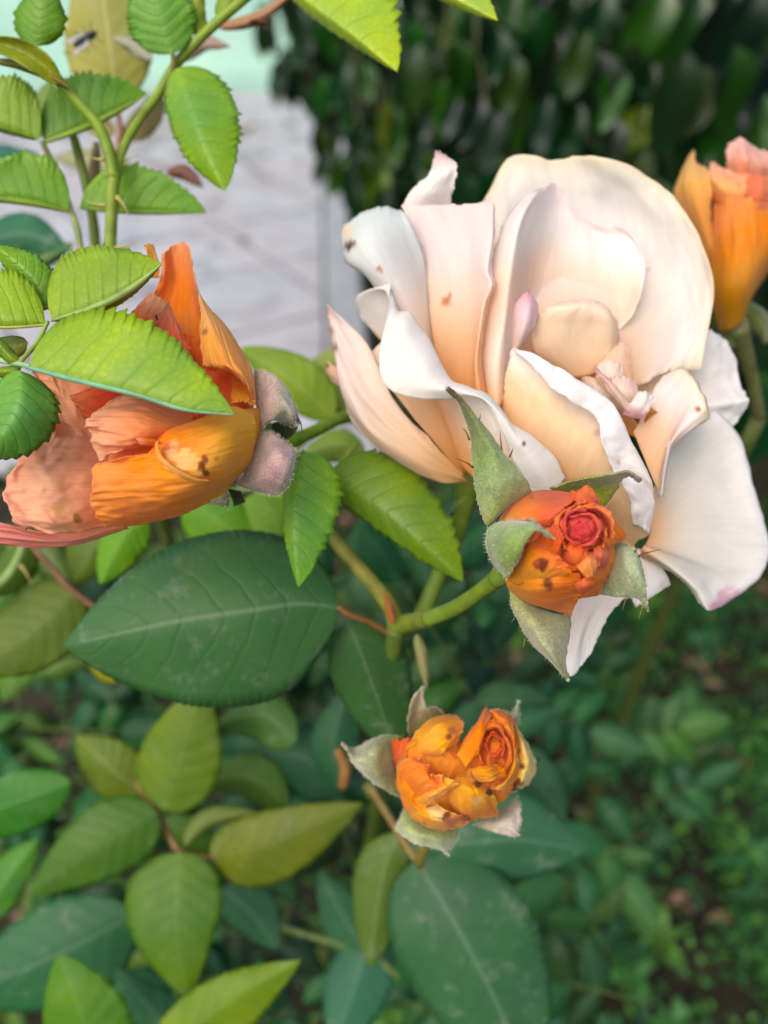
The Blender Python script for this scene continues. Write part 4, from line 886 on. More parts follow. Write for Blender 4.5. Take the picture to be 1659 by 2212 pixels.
yp('1600,440,-10 1640,450,-14 1690,460,-8|1605,410,-11 1645,412,-16 1690,420,-8|1610,380,-8 1650,380,-12 1690,390,-6', [(236, 140, 90), (238, 150, 110), (242, 180, 150)], 135, ruffle=0.9)
for q in ('1560,700,12 1545,730,12 1540,760,14|1580,710,10 1570,740,9 1545,764,12|1600,700,12 1590,745,12 1550,766,14', '1600,690,14 1630,715,14 1650,745,16|1612,670,12 1645,690,11 1655,740,14|1622,650,15 1660,680,15 1660,740,17'):
    petal(yr, q, RD, [(96, 110, 50), (110, 124, 70)], name='sepal', mat='sepal', nu=12, nv=14)
tube('stalk', [(1640, 900, 0.32), (1625, 820, 0.305), (1590, 700, 0.283)], [14, 14, 26], 'stem', yr, color=(110, 116, 70))
# ---------------------------------------------------------------- leaves and shoots
def spray(name, base, label, cat='leaf spray', group=None):
    return thing(name, W(base), label, cat, group)
YG = (118, 158, 30); FG = (98, 152, 44); LG = (130, 166, 34); DG = (50, 96, 50); TG = (42, 92, 62); OG = (118, 126, 32)

def rib(lf, path, r, col):
    tube('midrib', path, r, 'stem', lf, sides=8, n=40, color=col)
# upright cane with its forks and the leaves on it
sh = spray('forked_cane', (240, 560, 0.245), 'upright forked green cane with thorns, standing above the orange rose', 'rose cane')
tube('stem', [(236, 600, 0.247), (238, 530, 0.245), (243, 430, 0.243), (246, 375, 0.242)], [13, 13, 13, 14], 'stem', sh, color=(116, 140, 34))
tube('branch', [(246, 385, 0.242), (236, 330, 0.241), (214, 275, 0.239), (172, 225, 0.237), (112, 160, 0.234), (40, 108, 0.232), (-40, 80, 0.23)], [13, 13, 12, 12, 12, 10, 9], 'stem', sh, color=(112, 138, 30))
tube('branch', [(248, 385, 0.243), (262, 330, 0.245), (296, 265, 0.249), (340, 205, 0.252), (376, 145, 0.252), (420, 95, 0.25), (480, 38, 0.248), (560, -30, 0.246)], [13, 10, 10, 10, 11, 11, 11, 11], 'stem', sh, color=(118, 142, 34))
tube('branch', [(205, 600, 0.27), (204, 500, 0.268), (190, 420, 0.265), (166, 320, 0.262), (150, 270, 0.26)], [11, 11, 10, 10, 7], 'stem', sh, color=(108, 126, 40))
tube('branch', [(196, 430, 0.27), (204, 370, 0.27), (208, 310, 0.272)], [10, 12, 7], 'stem', sh, color=(128, 112, 60))
thorn(sh, 252, 425, 0.241, 28, 44); thorn(sh, 232, 445, 0.243, -60, -18, 0.8); thorn(sh, 225, 345, 0.242, -34, -6, 0.7); thorn(sh, 215, 295, 0.241, -30, -12, 0.7)
thorn(sh, 250, 538, 0.244, 46, -16, 1.2); thorn(sh, 268, 345, 0.244, 18, -6, 0.6); thorn(sh, 300, 335, 0.244, -22, 6, 0.3)

t1 = spray('leaf_spray', (376, 145, 0.25), 'pair of bright serrated leaflets at the upper fork of the cane', 'leaf spray')
leaf(t1, [(372, 116, 0.247), (345, 30, 0.243), (320, -80, 0.24)], 74, 76, (96, 156, 52), 3, 3, seed=1)
leaf(t1, [(384, 146, 0.246), (412, 235, 0.240), (446, 330, 0.237), (486, 412, 0.238)], 98, 56, (112, 160, 30), 5, 7, seed=2, teeth=18)
tube('petiole', [(376, 150, 0.251), (376, 135, 0.249), (372, 112, 0.247)], [8, 7, 5], 'stem', t1, color=(128, 120, 70))
leaf(t1, [(440, 82, 0.25), (420, 40, 0.249), (432, -30, 0.247)], 22, 26, (136, 156, 34), 2, 2, fine=False, name='stipule')
leaf(t1, [(474, 42, 0.249), (490, 10, 0.248), (520, -50, 0.247)], 24, 20, (130, 158, 40), 2, 2, fine=False, name='stipule')

t2 = spray('leaf_spray', (82, 302, 0.25), 'three fresh leaflets folded upward along their midribs behind the forked cane', 'leaf spray')
lf6 = leaf(t2, [(98, 306, 0.25), (180, 272, 0.25), (250, 238, 0.252), (318, 202, 0.256)], 112, 12, (96, 152, 36), -3, 5, seed=3, teeth=17)
rib(lf6, [(98, 307, 0.25), (180, 277, 0.2502), (250, 243, 0.2522), (318, 203, 0.256)], [4, 7, 6, 1], (122, 146, 44))
leaf(t2, [(82, 302, 0.248), (20, 282, 0.246), (-50, 264, 0.245), (-110, 255, 0.245)], 9, 118, (118, 160, 22), 4, -3, seed=4)
leaf(t2, [(96, 300, 0.262), (96, 230, 0.265), (110, 170, 0.268)], 28, 30, (110, 140, 66), 3, 3, fine=False, seed=4)
tube('petiole', [(172, 530, 0.256), (150, 440, 0.258), (112, 350, 0.254), (90, 305, 0.25)], [5, 5, 6, 6], 'stem', t2, color=(140, 140, 84))

t3 = spray('leaf_spray', (155, 462, 0.246), 'two leaflets folded to a straight lower edge, crossing the cane below the fork', 'leaf spray')
lf4 = leaf(t3, [(147, 456, 0.246), (80, 436, 0.243), (0, 424, 0.241), (-90, 420, 0.24)], 9, 104, (106, 160, 40), 4, -3, seed=5)
rib(lf4, [(150, 457, 0.246), (80, 441, 0.2435), (0, 430, 0.2415), (-90, 424, 0.2405)], [4, 7, 8, 8], (104, 130, 24))
lf5 = leaf(t3, [(174, 448, 0.25), (250, 453, 0.251), (340, 457, 0.253), (446, 458, 0.256)], 100, 5, (102, 158, 42), -2, 3, seed=6, teeth=16)
rib(lf5, [(174, 449, 0.25), (250, 456, 0.2512), (340, 459, 0.2532), (446, 459, 0.256)], [3, 5, 5, 1], (96, 132, 28))
tube('petiole', [(178, 560, 0.25), (170, 505, 0.248), (158, 465, 0.247), (150, 456, 0.246)], [6, 6, 6, 5], 'stem', t3, color=(128, 140, 84))

t4 = spray('leaf_spray', (110, 150, 0.235), 'olive brown tinged young leaves at the end of the leaning branch', 'leaf spray')
leaf(t4, [(78, 100, 0.234), (84, 50, 0.232), (96, -50, 0.23)], 55, 58, (92, 148, 18), 2, 3, fine=False, seed=7)
leaf(t4, [(130, 178, 0.232), (80, 130, 0.229), (20, 100, 0.228), (-60, 85, 0.227)], 26, 24, (130, 148, 28), -3, -3, seed=8, amp=0.03)
leaf(t4, [(150, 190, 0.232), (110, 165, 0.23), (40, 140, 0.229), (-40, 130, 0.228)], 12, 14, (132, 128, 50), 2, 2, fine=False)

t5 = spray('large_pale_leaf', (235, 215, 0.31), 'large pale olive leaf with reddish rim behind the branches, a fly resting on it', 'leaf')
leaf(t5, [(250, 222, 0.31), (240, 120, 0.305), (226, 20, 0.30), (212, -90, 0.295)], 98, 92, (160, 160, 70), 3, 4, seed=9, mat='leaf_under', amp=0.03, name='blade', teeth=12)
tube('petiole', [(262, 300, 0.314), (256, 250, 0.312), (250, 222, 0.31)], [7, 6, 5], 'stem', t5, color=(140, 90, 70))
t5b = spray('leaf_spray', (255, 290, 0.33), 'faded olive and red leaflets far behind the forked cane', 'leaf spray')
leaf(t5b, [(270, 300, 0.33), (320, 250, 0.33), (352, 190, 0.33)], 30, 34, (150, 140, 80), 2, 2, fine=False, mat='leaf_under')
leaf(t5b, [(300, 375, 0.33), (200, 345, 0.335), (110, 340, 0.34)], 30, 26, (150, 150, 104), 2, 2, fine=False, mat='leaf_under')
leaf(t5b, [(250, 290, 0.33), (180, 250, 0.33), (130, 235, 0.335)], 24, 24, (150, 140, 76), 2, 2, fine=False, mat='leaf_under')
leaf(t5b, [(360, 370, 0.30), (400, 372, 0.30), (440, 405, 0.30)], 16, 18, (134, 96, 78), 2, 2, fine=False, mat='leaf_under')
leaf(t5b, [(330, 130, 0.29), (280, 95, 0.288), (242, 82, 0.287)], 18, 18, (168, 168, 142), 2, 2, fine=False, mat='leaf_under')
leaf(t5b, [(390, 130, 0.29), (440, 92, 0.288), (498, 100, 0.287)], 16, 20, (160, 140, 124), 2, 2, fine=False, mat='leaf_under')
leaf(t5b, [(470, 60, 0.27), (550, 40, 0.268), (640, -20, 0.266)], 14, 16, (170, 124, 84), 2, 2, fine=False, mat='leaf_under')
tube('stem', [(255, 330, 0.33), (258, 300, 0.33), (262, 270, 0.33)], [7, 6, 4], 'stem', t5b, color=(150, 96, 72))
t6 = spray('leaf_spray', (620, -40, 0.24), 'yellow green leaflets hanging from above, in front of the dark hedge', 'leaf spray')
leaf(t6, [(600, -60, 0.243), (670, 4, 0.238), (760, 72, 0.232), (858, 155, 0.228)], 150, 26, (150, 182, 26), 6, 6, seed=11, teeth=17)
leaf(t6, [(860, -90, 0.235), (960, -20, 0.231), (1074, 44, 0.228)], 70, 24, (166, 190, 20), 4, 4, seed=12)
tube('petiole', [(500, -60, 0.248), (600, -60, 0.243), (860, -92, 0.236)], [7, 6, 4], 'stem', t6, color=(140, 150, 50))

# leaves in front of the orange rose
f = spray('leaf_spray', (20, 765, 0.183), 'front spray of serrated yellow green leaflets lying over the orange rose', 'leaf spray')
lf1 = leaf(f, [(62, 790, 0.180), (169, 816, 0.177), (296, 847, 0.175), (402, 880, 0.175), (505, 895, 0.177)], 162, 11, (124, 166, 24), 6, 3, seed=13, teeth=24, amp=0.032, peak=0.35, base=0.5, label='long leaflet folded along its midrib')
rib(lf1, [(56, 792, 0.1805), (169, 822, 0.1775), (296, 853, 0.1755), (402, 885, 0.1755), (505, 896, 0.177)], [5, 7, 6, 5, 1], (104, 158, 120))
lf2 = leaf(f, [(112, 690, 0.187), (200, 660, 0.185), (278, 620, 0.184), (350, 570, 0.185)], 128, 26, (120, 158, 18), 5, 5, seed=14, teeth=19, amp=0.036)
rib(lf2, [(112, 692, 0.187), (200, 666, 0.1855), (278, 627, 0.1845), (350, 570, 0.185)], [4, 8, 8, 1], (128, 156, 76))
lf3 = leaf(f, [(98, 700, 0.192), (40, 702, 0.19), (-50, 703, 0.189), (-120, 705, 0.189)], 5, 124, (122, 164, 20), 3, 6, seed=15)
rib(lf3, [(98, 702, 0.192), (40, 706, 0.1905), (-50, 708, 0.1895)], [3, 4, 4], (160, 170, 60))
leaf(f, [(104, 668, 0.20), (70, 600, 0.20), (-10, 530, 0.20)], 40, 46, (104, 158, 34), 4, 4, seed=16)
leaf(f, [(44, 800, 0.182), (40, 870, 0.178), (10, 930, 0.178), (-50, 990, 0.18)], 96, 60, (98, 158, 56), 8, 6, seed=17, teeth=13)
leaf(f, [(42, 786, 0.182), (20, 770, 0.181), (-20, 720, 0.180)], 14, 16, (116, 152, 40), 2, 2, fine=False, name='stipule')
leaf(f, [(46, 792, 0.184), (20, 800, 0.183), (-30, 800, 0.183)], 18, 10, (120, 148, 34), 2, 2, fine=False, name='stipule')
leaf(f, [(60, 740, 0.199), (20, 745, 0.199), (-50, 755, 0.2)], 34, 20, (134, 148, 50), 2, 2, fine=False)
tube('petiole', [(-40, 770, 0.188), (10, 780, 0.185), (40, 786, 0.182), (66, 791, 0.180)], [6, 6, 6, 5], 'stem', f, color=(136, 170, 120))
tube('petiole', [(40, 786, 0.182), (80, 740, 0.186), (104, 694, 0.188)], [5, 5, 4], 'stem', f, color=(128, 152, 60))

# leaves between the flowers
g = spray('leaf_spray', (700, 1030, 0.236), 'two sharply serrated leaflets hanging between the orange rose and the bud', 'leaf spray')
leaf(g, [(655, 975, 0.224), (640, 1060, 0.221), (634, 1150, 0.219), (644, 1268, 0.219)], 100, 26, (104, 160, 24), 4, 3, seed=18, teeth=15, base=0.45)
leaf(g, [(706, 1028, 0.238), (760, 1055, 0.234), (830, 1102, 0.23), (915, 1175, 0.228), (1000, 1256, 0.229)], 112, 46, (96, 136, 18), 5, 5, seed=19, teeth=16, base=0.5)
tube('petiole', [(655, 975, 0.226), (690, 1010, 0.234), (708, 1030, 0.239), (770, 960, 0.25)], [4, 5, 5, 5], 'stem', g, color=(120, 140, 50))

k_ = spray('flowering_cane', (855, 1400, 0.262), 'green main cane branching below the cream rose, with red brown scales', 'rose cane')
tube('stem', [(790, 1900, 0.40), (835, 1600, 0.31), (850, 1400, 0.262), (858, 1350, 0.256)], [17, 18, 19, 22], 'stem', k_, color=(86, 108, 40))
tube('branch', [(690, 1120, 0.254), (735, 1180, 0.254), (800, 1255, 0.254), (842, 1310, 0.255), (858, 1360, 0.256)], [14, 16, 17, 18, 18], 'stem', k_, color=(124, 126, 44))
tube('branch', [(858, 1350, 0.256), (885, 1345, 0.25), (925, 1336, 0.236)], [22, 20, 19], 'stem', k_, color=(110, 126, 40))
tube('branch', [(858, 1350, 0.258), (880, 1350, 0.260), (908, 1342, 0.262)], [20, 19, 18], 'stem', k_, color=(100, 120, 40))
leaf(k_, [(850, 1350, 0.25), (838, 1300, 0.247), (828, 1280, 0.246)], 9, 9, (166, 90, 44), 1, 1, fine=False, name='bud_scale', mat='leaf_under')
leaf(k_, [(905, 1350, 0.245), (915, 1330, 0.24), (920, 1318, 0.238)], 8, 8, (170, 140, 84), 1, 1, fine=False, name='bud_scale', mat='leaf_under')
leaf(k_, [(900, 1368, 0.252), (912, 1420, 0.254), (922, 1490, 0.258)], 14, 14, (150, 150, 92), 2, 2, fine=False, name='stipule', mat='leaf_under')

bgl = spray('leaf_spray', (740, 1316, 0.25), 'two large dusty dark green leaflets below the orange rose', 'leaf spray')
leaf(bgl, [(732, 1312, 0.248), (650, 1304, 0.244), (547, 1317, 0.240), (380, 1342, 0.238), (250, 1370, 0.24), (137, 1395, 0.243)], 205, 178, DG, 10, 11, seed=20, mat='leaf_old', teeth=34, amp=0.008, corr=0.2, wave=1.2, base=0.62, tip=0.92, label='largest dark leaf with a pale midrib')
leaf(bgl, [(752, 1345, 0.257), (775, 1400, 0.258), (808, 1490, 0.262), (860, 1640, 0.27)], 92, 78, (46, 88, 42), 6, 5, seed=21, mat='leaf_old', teeth=18, amp=0.016, corr=0.12, label='smaller dark leaf with a pale midrib')
tube('petiole', [(852, 1375, 0.258), (800, 1345, 0.254), (756, 1328, 0.25), (730, 1311, 0.248)], [7, 7, 7, 6], 'stem', bgl, color=(120, 84, 44))

# yellow green spray low at the bush's edge
s = spray('leaf_spray', (388, 1838, 0.325), 'open spray of broad yellow green leaflets around a brown stalk', 'leaf spray')
leaf(s, [(355, 1750, 0.318), (385, 1650, 0.314), (410, 1570, 0.312), (440, 1470, 0.312)], 88, 92, (88, 118, 28), 4, 4, seed=22, mat='leaf_mid', base=0.5, amp=0.022, teeth=22, tip=0.95)
leaf(s, [(338, 1756, 0.316), (260, 1800, 0.311), (180, 1850, 0.309), (62, 1934, 0.312)], 80, 84, (60, 104, 30), 4, 4, seed=23, mat='leaf_mid', base=0.5, amp=0.022, teeth=22, tip=0.95)
leaf(s, [(388, 1842, 0.318), (382, 1930, 0.312), (382, 2030, 0.309), (408, 2162, 0.312)], 100, 112, (72, 112, 24), 4, 4, seed=24, mat='leaf_mid', base=0.48, amp=0.022, teeth=22, tip=0.95)
leaf(s, [(456, 1852, 0.322), (540, 1836, 0.318), (640, 1800, 0.317), (782, 1735, 0.32)], 74, 88, (86, 104, 14), 4, 4, seed=25, mat='leaf_mid', base=0.48, amp=0.022, teeth=22, tip=0.95)
leaf(s, [(398, 1828, 0.322), (440, 1780, 0.322), (500, 1762, 0.324), (570, 1762, 0.327)], 30, 14, (95, 114, 43), 3, 2, seed=26, fine=False, mat='leaf_under')
tube('petiole', [(296, 1690, 0.335), (330, 1742, 0.328), (362, 1798, 0.325), (392, 1842, 0.322), (456, 1852, 0.323)], [8, 8, 8, 6, 4], 'stem', s, color=(126, 96, 54))
s2 = spray('leaf_spray', (300, 1705, 0.35), 'deep green and olive leaflets tucked behind the yellow green spray', 'leaf spray')
leaf(s2, [(305, 1712, 0.35), (240, 1660, 0.347), (165, 1590, 0.348)], 62, 66, (88, 112, 28), 4, 4, seed=27, mat='leaf_old', amp=0.02)
leaf(s2, [(-80, 1770, 0.34), (40, 1730, 0.336), (152, 1690, 0.338)], 66, 72, (38, 104, 24), 4, 4, seed=28, mat='leaf_old', amp=0.02, tip=0.6)
leaf(s2, [(-40, 1990, 0.35), (20, 1890, 0.348), (84, 1810, 0.35)], 44, 46, (60, 120, 34), 4, 4, seed=29, mat='leaf_old', amp=0.02)
leaf(s2, [(640, 1600, 0.34), (570, 1545, 0.34), (470, 1560, 0.343)], 60, 50, (66, 108, 48), 4, 4, seed=30, mat='leaf_old', amp=0.02)
tube('petiole', [(250, 1640, 0.36), (296, 1690, 0.352), (310, 1720, 0.35)], [7, 7, 5], 'stem', s2, color=(110, 90, 50))
s3 = spray('leaf_spray', (265, 1985, 0.35), 'broad blue green leaf with pale midrib under the yellow green spray', 'leaf spray')
leaf(s3, [(285, 1975, 0.35), (180, 2035, 0.345), (60, 2090, 0.343), (-100, 2160, 0.345)], 120, 112, (40, 92, 56), 5, 5, seed=31, mat='leaf_old', amp=0.02)
leaf(s3, [(240, 2300, 0.33), (350, 2230, 0.335), (300, 2150, 0.338), (250, 2090, 0.34)], 70, 70, (44, 96, 60), 5, 5, seed=32, mat='leaf_old', amp=0.02)
tube('petiole', [(300, 1990, 0.352), (285, 1975, 0.35), (400, 1900, 0.36)], [4, 4, 4], 'stem', s3, color=(92, 110, 60))
s4 = spray('leaf_spray', (330, 2290, 0.30), 'fresh light green leaflets pointing up from below the broad blue green leaf', 'leaf spray')
leaf(s4, [(220, 2330, 0.30), (190, 2240, 0.298), (160, 2150, 0.297), (127, 2060, 0.30)], 88, 104, (72, 122, 30), 5, 5, seed=33, base=0.6, tip=0.9, amp=0.022, teeth=22, mat='leaf_mid')
leaf(s4, [(330, 2290, 0.30), (430, 2210, 0.296), (530, 2140, 0.296), (650, 2074, 0.30)], 66, 84, (98, 130, 22), 5, 5, seed=34, base=0.55, amp=0.022, teeth=22, tip=0.95, mat='leaf_mid')
tube('petiole', [(260, 2360, 0.305), (300, 2320, 0.302), (335, 2288, 0.30)], [6, 6, 5], 'stem', s4, color=(110, 130, 50))

# dusty dark spray under the withered bud
d = spray('leaf_spray', (890, 1835, 0.32), 'large dusty blue green leaflets spreading under the withered bud', 'leaf spray')
leaf(d, [(900, 1858, 0.318), (990, 2008, 0.309), (1082, 2188, 0.307), (1150, 2360, 0.31)], 158, 150, (42, 86, 52), 7, 7, seed=35, mat='leaf_old', teeth=30, amp=0.016, corr=0.15, wave=1.2, base=0.5)
leaf(d, [(885, 1838, 0.322), (1000, 1822, 0.318), (1120, 1815, 0.318), (1266, 1836, 0.322)], 128, 112, (46, 92, 62), 6, 6, seed=36, mat='leaf_old', teeth=24, amp=0.025, corr=0.15, wave=1.2, base=0.5)
leaf(d, [(868, 1800, 0.324), (835, 1860, 0.322), (815, 1960, 0.323), (800, 2090, 0.326)], 66, 62, (72, 100, 36), 5, 5, seed=37, mat='leaf_old', amp=0.02)
tube('petiole', [(800, 1700, 0.33), (850, 1780, 0.325), (885, 1836, 0.322), (915, 1880, 0.317)], [8, 8, 8, 6], 'stem', d, color=(120, 100, 50))
d2 = spray('leaf_spray', (800, 2060, 0.37), 'teal leaflets at the foot of the bush beside the dusty spray', 'leaf spray')
leaf(d2, [(790, 2040, 0.37), (770, 2120, 0.366), (720, 2260, 0.365)], 78, 66, (50, 104, 76), 5, 5, seed=38, mat='leaf_old', amp=0.02)
leaf(d2, [(480, 1920, 0.37), (540, 1970, 0.367), (600, 2050, 0.367)], 62, 50, (58, 108, 74), 5, 5, seed=39, mat='leaf_old', amp=0.02)
leaf(d2, [(820, 2080, 0.37), (760, 2010, 0.368), (690, 1880, 0.367)], 56, 50, (56, 104, 72), 5, 5, seed=40, mat='leaf_old', amp=0.02)
leaf(d2, [(740, 1700, 0.36), (660, 1640, 0.357), (560, 1620, 0.357)], 80, 70, (44, 92, 62), 5, 5, seed=41, mat='leaf_old', amp=0.02)
leaf(d2, [(620, 1740, 0.355), (540, 1680, 0.352), (430, 1690, 0.352)], 46, 56, (76, 116, 44), 5, 5, seed=42, mat='leaf_old', amp=0.02)
tube('petiole', [(600, 2000, 0.372), (700, 2030, 0.372), (800, 2060, 0.372), (860, 2110, 0.372)], [7, 7, 7, 6], 'stem', d2, color=(100, 122, 60))
d3 = spray('leaf_spray', (720, 1690, 0.29), 'single narrow dark leaflet with red stalk beside the withered bud', 'leaf spray')
leaf(d3, [(735, 1690, 0.34), (720, 1600, 0.335), (760, 1480, 0.335)], 50, 60, (40, 86, 56), 5, 5, seed=43, mat='leaf_old', amp=0.02)
tube('petiole', [(740, 1700, 0.34), (746, 1660, 0.338), (730, 1620, 0.335)], [10, 12, 8], 'stem', d3, color=(150, 110, 60))

# leaves seen between flowers and paving
e = spray('leaf_spray', (620, 900, 0.30), 'plain light green leaflets behind the downy sepals, against the paving', 'leaf spray')
leaf(e, [(720, 900, 0.30), (640, 830, 0.296), (520, 750, 0.297)], 50, 62, (126, 160, 50), 4, 4, seed=44, mat='leaf_mid', amp=0.01)
leaf(e, [(760, 900, 0.31), (700, 830, 0.306), (740, 740, 0.306)], 60, 56, (130, 152, 74), 4, 4, seed=45, mat='leaf_mid', amp=0.01)
leaf(e, [(790, 980, 0.30), (730, 960, 0.297), (650, 985, 0.298)], 40, 34, (118, 150, 60), 4, 4, seed=46, mat='leaf_mid', amp=0.01)
leaf(e, [(560, 1060, 0.30), (600, 1140, 0.297), (590, 1230, 0.298)], 70, 90, (96, 146, 30), 4, 4, seed=47, mat='leaf_mid', amp=0.01)
leaf(e, [(400, 1080, 0.30), (480, 1130, 0.297), (560, 1190, 0.298)], 60, 70, (84, 146, 24), 4, 4, seed=48, mat='leaf_mid', amp=0.01)
leaf(e, [(310, 1110, 0.29), (260, 1170, 0.287), (216, 1262, 0.288)], 56, 44, (84, 144, 22), 4, 4, seed=49, mat='leaf_mid', amp=0.03)
leaf(e, [(240, 1120, 0.31), (200, 1190, 0.307), (160, 1270, 0.308)], 44, 60, (90, 114, 30), 4, 4, seed=50, mat='leaf_mid', amp=0.01)
tube('petiole', [(720, 900, 0.302), (650, 960, 0.31), (600, 1040, 0.312), (420, 1070, 0.31)], [6, 7, 7, 5], 'stem', e, color=(110, 140, 40))
e2 = spray('leaf_spray', (190, 1300, 0.30), 'olive leaf hanging on a reddish twig beyond the tip of the largest dark leaf', 'leaf spray')
leaf(e2, [(165, 1275, 0.30), (100, 1340, 0.296), (20, 1400, 0.295), (-80, 1450, 0.296)], 88, 84, (84, 108, 30), 5, 5, seed=51, mat='leaf_mid', amp=0.01, base=0.45)
leaf(e2, [(60, 1160, 0.30), (30, 1230, 0.297), (-30, 1290, 0.297)], 46, 40, (72, 106, 30), 5, 5, seed=52, mat='leaf_mid', amp=0.01)
leaf(e2, [(260, 1470, 0.31), (220, 1440, 0.308), (190, 1400, 0.308)], 26, 26, (140, 146, 24), 3, 3, fine=False, mat='leaf_mid')
tube('petiole', [(60, 1170, 0.302), (110, 1225, 0.30), (150, 1270, 0.30), (215, 1320, 0.302)], [6, 7, 7, 6], 'stem', e2, color=(120, 84, 60))
e3 = spray('thorny_cane', (-40, 1330, 0.29), 'pale green thorny cane bending under the orange rose', 'rose cane')
tube('stem', [(-40, 1290, 0.29), (20, 1240, 0.288), (50, 1180, 0.286), (60, 1120, 0.285)], [11, 11, 10, 9], 'stem', e3, color=(120, 150, 84))
thorn(e3, 38, 1215, 0.287, 30, 48, 1.2)
thorn(e3, 50, 1160, 0.286, -36, 30, 1.0)
cr = spray('leaf_spray', (40, 520, 0.33), 'dark blue green leaflets behind the front spray, over the paving', 'leaf spray')
leaf(cr, [(-40, 520, 0.33), (60, 505, 0.327), (150, 545, 0.328)], 46, 44, (44, 100, 70), 4, 4, seed=53, mat='leaf_old', amp=0.02)
leaf(cr, [(-40, 340, 0.34), (40, 350, 0.338), (80, 330, 0.338)], 36, 30, (44, 100, 80), 4, 4, seed=54, mat='leaf_old', amp=0.02)
leaf(cr, [(60, 580, 0.33), (120, 545, 0.328), (160, 525, 0.328)], 22, 22, (84, 120, 60), 4, 4, seed=55, fine=False, mat='leaf_old')
tube('petiole', [(-60, 560, 0.335), (-40, 520, 0.332), (-40, 340, 0.342)], [6, 6, 5], 'stem', cr, color=(80, 110, 60))

# lower storeys of the bush, out of focus
br = random.Random(33)
def wild(name, x, y, dd, ang, size, col, n, label, group):
    th = spray(name, (x, y, dd), label, 'leaf spray', group)
    L = size*FOC/dd
    ax = (math.cos(ang), math.sin(ang))
    for i in range(n):
        if i == n-1: a2 = ang; bx, by = x+ax[0]*L*0.9, y+ax[1]*L*0.9
        else:
            sd = 1 if i % 2 else -1; a2 = ang+sd*br.uniform(0.9, 1.3); q = 0.25+0.4*(i//2); bx, by = x+ax[0]*L*q, y+ax[1]*L*q
        l2 = L*br.uniform(0.75, 1.0)*(1.1 if i == n-1 else 0.85)
        tx, ty = bx+math.cos(a2)*l2, by+math.sin(a2)*l2
        dz = br.uniform(-0.015, 0.02)
        c = [max(0, v+br.uniform(-10, 10)) for v in col]
        leaf(th, [(bx, by, dd), ((bx+tx)/2, (by+ty)/2, dd-0.004+dz*0.4), (tx, ty, dd+dz)], l2*br.uniform(0.24, 0.34), l2*br.uniform(0.24, 0.34), c, br.uniform(2, 8), br.uniform(2, 8), fine=False, mat='leaf_old', seed=i)
    tube('petiole', [(x-ax[0]*L*0.5, y-ax[1]*L*0.5, dd+0.01), (x, y, dd), (x+ax[0]*L*0.5, y+ax[1]*L*0.5, dd+0.001), (x+ax[0]*L*0.92, y+ax[1]*L*0.92, dd)], np.array([2.0, 1.8, 1.4, 1.0])*0.5/dd, 'stem', th, sides=6, n=10, color=(84, 100, 44))
def low_label(x, y, dd, col):
    tone = 'olive green' if col[0] > 65 else ('teal green' if col[1] > 90 else 'dark green')
    where = ('among weeds beyond the withered bud' if x > 1150 else 'between the cream rose and the withered bud' if x > 720 and y < 1600 else 'below the withered bud' if x > 720
             else 'under the largest dark leaf' if y < 1560 else 'beneath the yellow green spray')
    deep = 'deep in shade ' if dd > 0.48 else ''
    return tone+' leaf spray '+deep+where, 'leaf sprays '+where
spots_ = [(1000, 1330, .42), (1090, 1420, .45), (980, 1480, .40), (1180, 1520, .50), (1290, 1480, .55), (1250, 1620, .52), (1350, 1600, .6), (1160, 1400, .55),
          (1330, 1830, .48), (1260, 1760, .52), (1400, 1750, .62), (1480, 1650, .66), (1300, 2020, .50), (1330, 2170, .42), (1180, 2120, .45),
          (950, 1380, .36), (880, 1180, .40), (1040, 1180, .42), (960, 1260, .45), (820, 1300, .42), (760, 1420, .45),
          (600, 1560, .42), (500, 1480, .45), (350, 1300, .42), (250, 1560, .42), (120, 1560, .45), (60, 1640, .48), (200, 1700, .5), (30, 1500, .5), (140, 1420, .5),
          (520, 1720, .45), (640, 1950, .45), (500, 2120, .42), (580, 2180, .45), (700, 2200, .42), (900, 2180, .45), (840, 1980, .42), (60, 1900, .44), (150, 1980, .46),
          (420, 1230, .42), (560, 1250, .45), (700, 1260, .42), (300, 1420, .5), (100, 1150, .40), (20, 1080, .42), (180, 1240, .45), (660, 1400, .48), (1140, 1320, .5), (1060, 1560, .5), (930, 1600, .4), (850, 1680, .42), (760, 1560, .4)]
for i in range(46):
    x, y = br.uniform(-60, 1000), br.uniform(1180, 2250)
    spots_.append((x, y, br.uniform(0.46, 0.62)))
for i, (x, y, dd) in enumerate(spots_):
    col = br.choice([(42, 90, 54), (50, 104, 62), (36, 76, 42), (62, 108, 54)]) if x > 700 else br.choice([(26, 66, 36), (34, 80, 44), (40, 92, 54), (72, 104, 36)])
    wild('lower_leaf_spray', x+br.uniform(-20, 20), y+br.uniform(-20, 20), dd, br.uniform(0, 6.28), br.uniform(0.034, 0.046), col, br.choice([3, 5, 5]), *low_label(x, y, dd, col))
# canes rising from the ground carry the whole
for i, (p, q, r) in enumerate([((-0.06, 0.34, 0.0), (-0.04, 0.32, 0.3), (790, 1900, 0.40)), ((-0.12, 0.36, 0.0), (-0.11, 0.34, 0.32), (205, 600, 0.27)), ((0.03, 0.33, 0.0), (0.02, 0.31, 0.25), (800, 1700, 0.33)), ((0.18, 0.40, 0), (0.17, 0.36, 0.4), (1640, 900, 0.32))]):
    th = thing('bare_cane', p, ['brown green cane carrying the cream rose up from the soil', 'cane rising from the soil behind the orange rose', 'cane rising from the soil below the withered bud', 'cane rising from the soil to the yellow rose'][i], 'rose cane')
    X = crom(np.array([p, q, W(r)]), 20)
    tube_w('stem', X, np.linspace(0.005, 0.003, 20), 'stem', th, 8, color=(84, 96, 44))

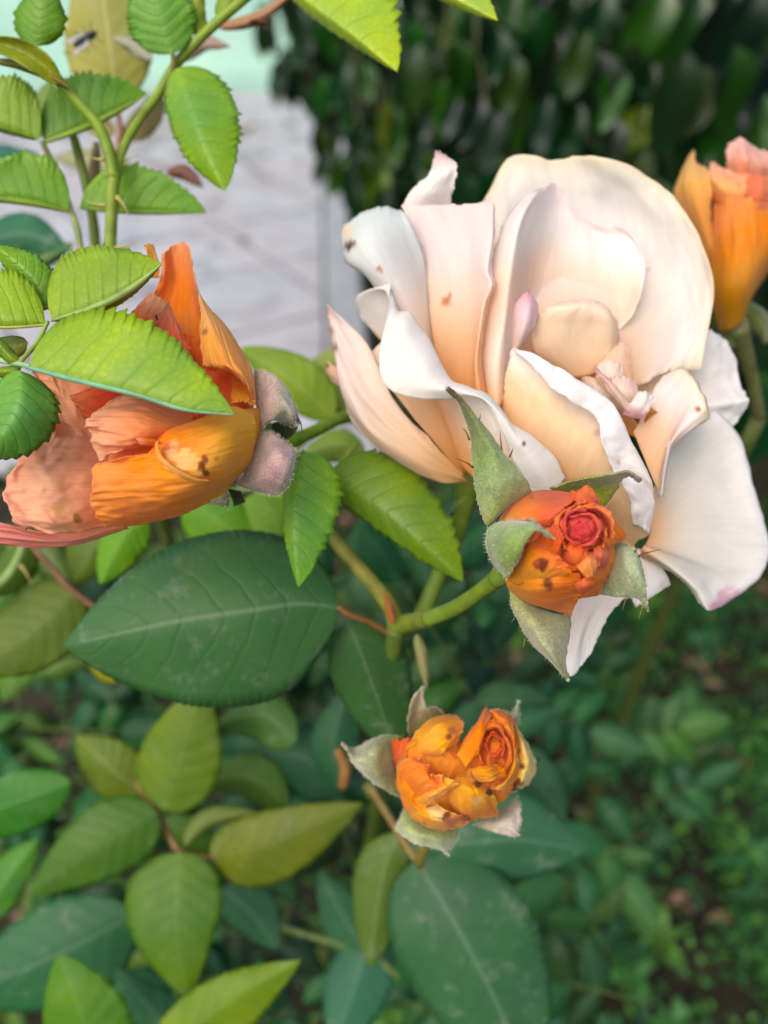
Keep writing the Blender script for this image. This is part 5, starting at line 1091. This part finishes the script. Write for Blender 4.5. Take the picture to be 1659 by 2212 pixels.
# ---------------------------------------------------------------- insects
def insect(name, x, y, dd, ang, L, label, body='insect_black', wings=True):
    th = thing(name, W((x, y, dd)), label, name.split('_')[-1])
    ax = np.array([math.cos(ang), math.sin(ang)])*L
    def seg(nm, a, b, r0, r1, r2):
        tube(nm, [(x+ax[0]*a, y+ax[1]*a, dd), (x+ax[0]*(a+b)/2, y+ax[1]*(a+b)/2, dd-0.0006), (x+ax[0]*b, y+ax[1]*b, dd)], [r0*L, r1*L, r2*L], body, th, sides=8, n=9)
    seg('abdomen', -0.55, 0.05, 0.05, 0.17, 0.10); seg('thorax', 0.0, 0.32, 0.10, 0.17, 0.10); seg('head', 0.28, 0.50, 0.06, 0.13, 0.05)
    nx = np.array([-ax[1], ax[0]])
    for sd in (-1, 1):
        for k in (-0.02, 0.12, 0.26):
            b = ax*k; kx_, ky_ = nx*sd*0.32; 
            tube('leg', [(x+b[0], y+b[1], dd), (x+b[0]+kx_+ax[0]*(k-0.1), y+b[1]+ky_+ax[1]*(k-0.1), dd-0.0006), (x+b[0]+kx_*1.7+ax[0]*(k-0.1)*2, y+b[1]+ky_*1.7+ax[1]*(k-0.1)*2, dd+0.001)], [0.025*L, 0.02*L, 0.012*L], body, th, sides=5, n=7)
        if wings:
            w0 = nx*sd
            leaf(th, [(x+ax[0]*0.15+w0[0]*0.08, y+ax[1]*0.15+w0[1]*0.08, dd-0.001), (x-ax[0]*0.3+w0[0]*0.2, y-ax[1]*0.3+w0[1]*0.2, dd-0.001), (x-ax[0]*0.85+w0[0]*0.3, y-ax[1]*0.85+w0[1]*0.3, dd-0.0008)], L*0.13, L*0.13, (130, 130, 130), 0.1, 0.1, fine=False, mat='insect_wing', name='wing', thick=0.00004)
insect('house_fly', 185, 84, 0.291, -0.55, 54, 'dark grey fly resting on the large pale olive leaf')
insect('small_beetle', 558, 48, 0.258, 0.1, 36, 'small black and brown beetle hanging under the reddish leaf', 'insect_brown', False)
insect('tiny_ant', 338, 686, 0.196, 1.3, 13, 'tiny dark ant inside the half open orange rose', wings=False)
insect('tiny_bug', 1160, 1640, 0.236, 0.0, 12, 'tiny black bug at the dried edge of the withered bud', wings=False)
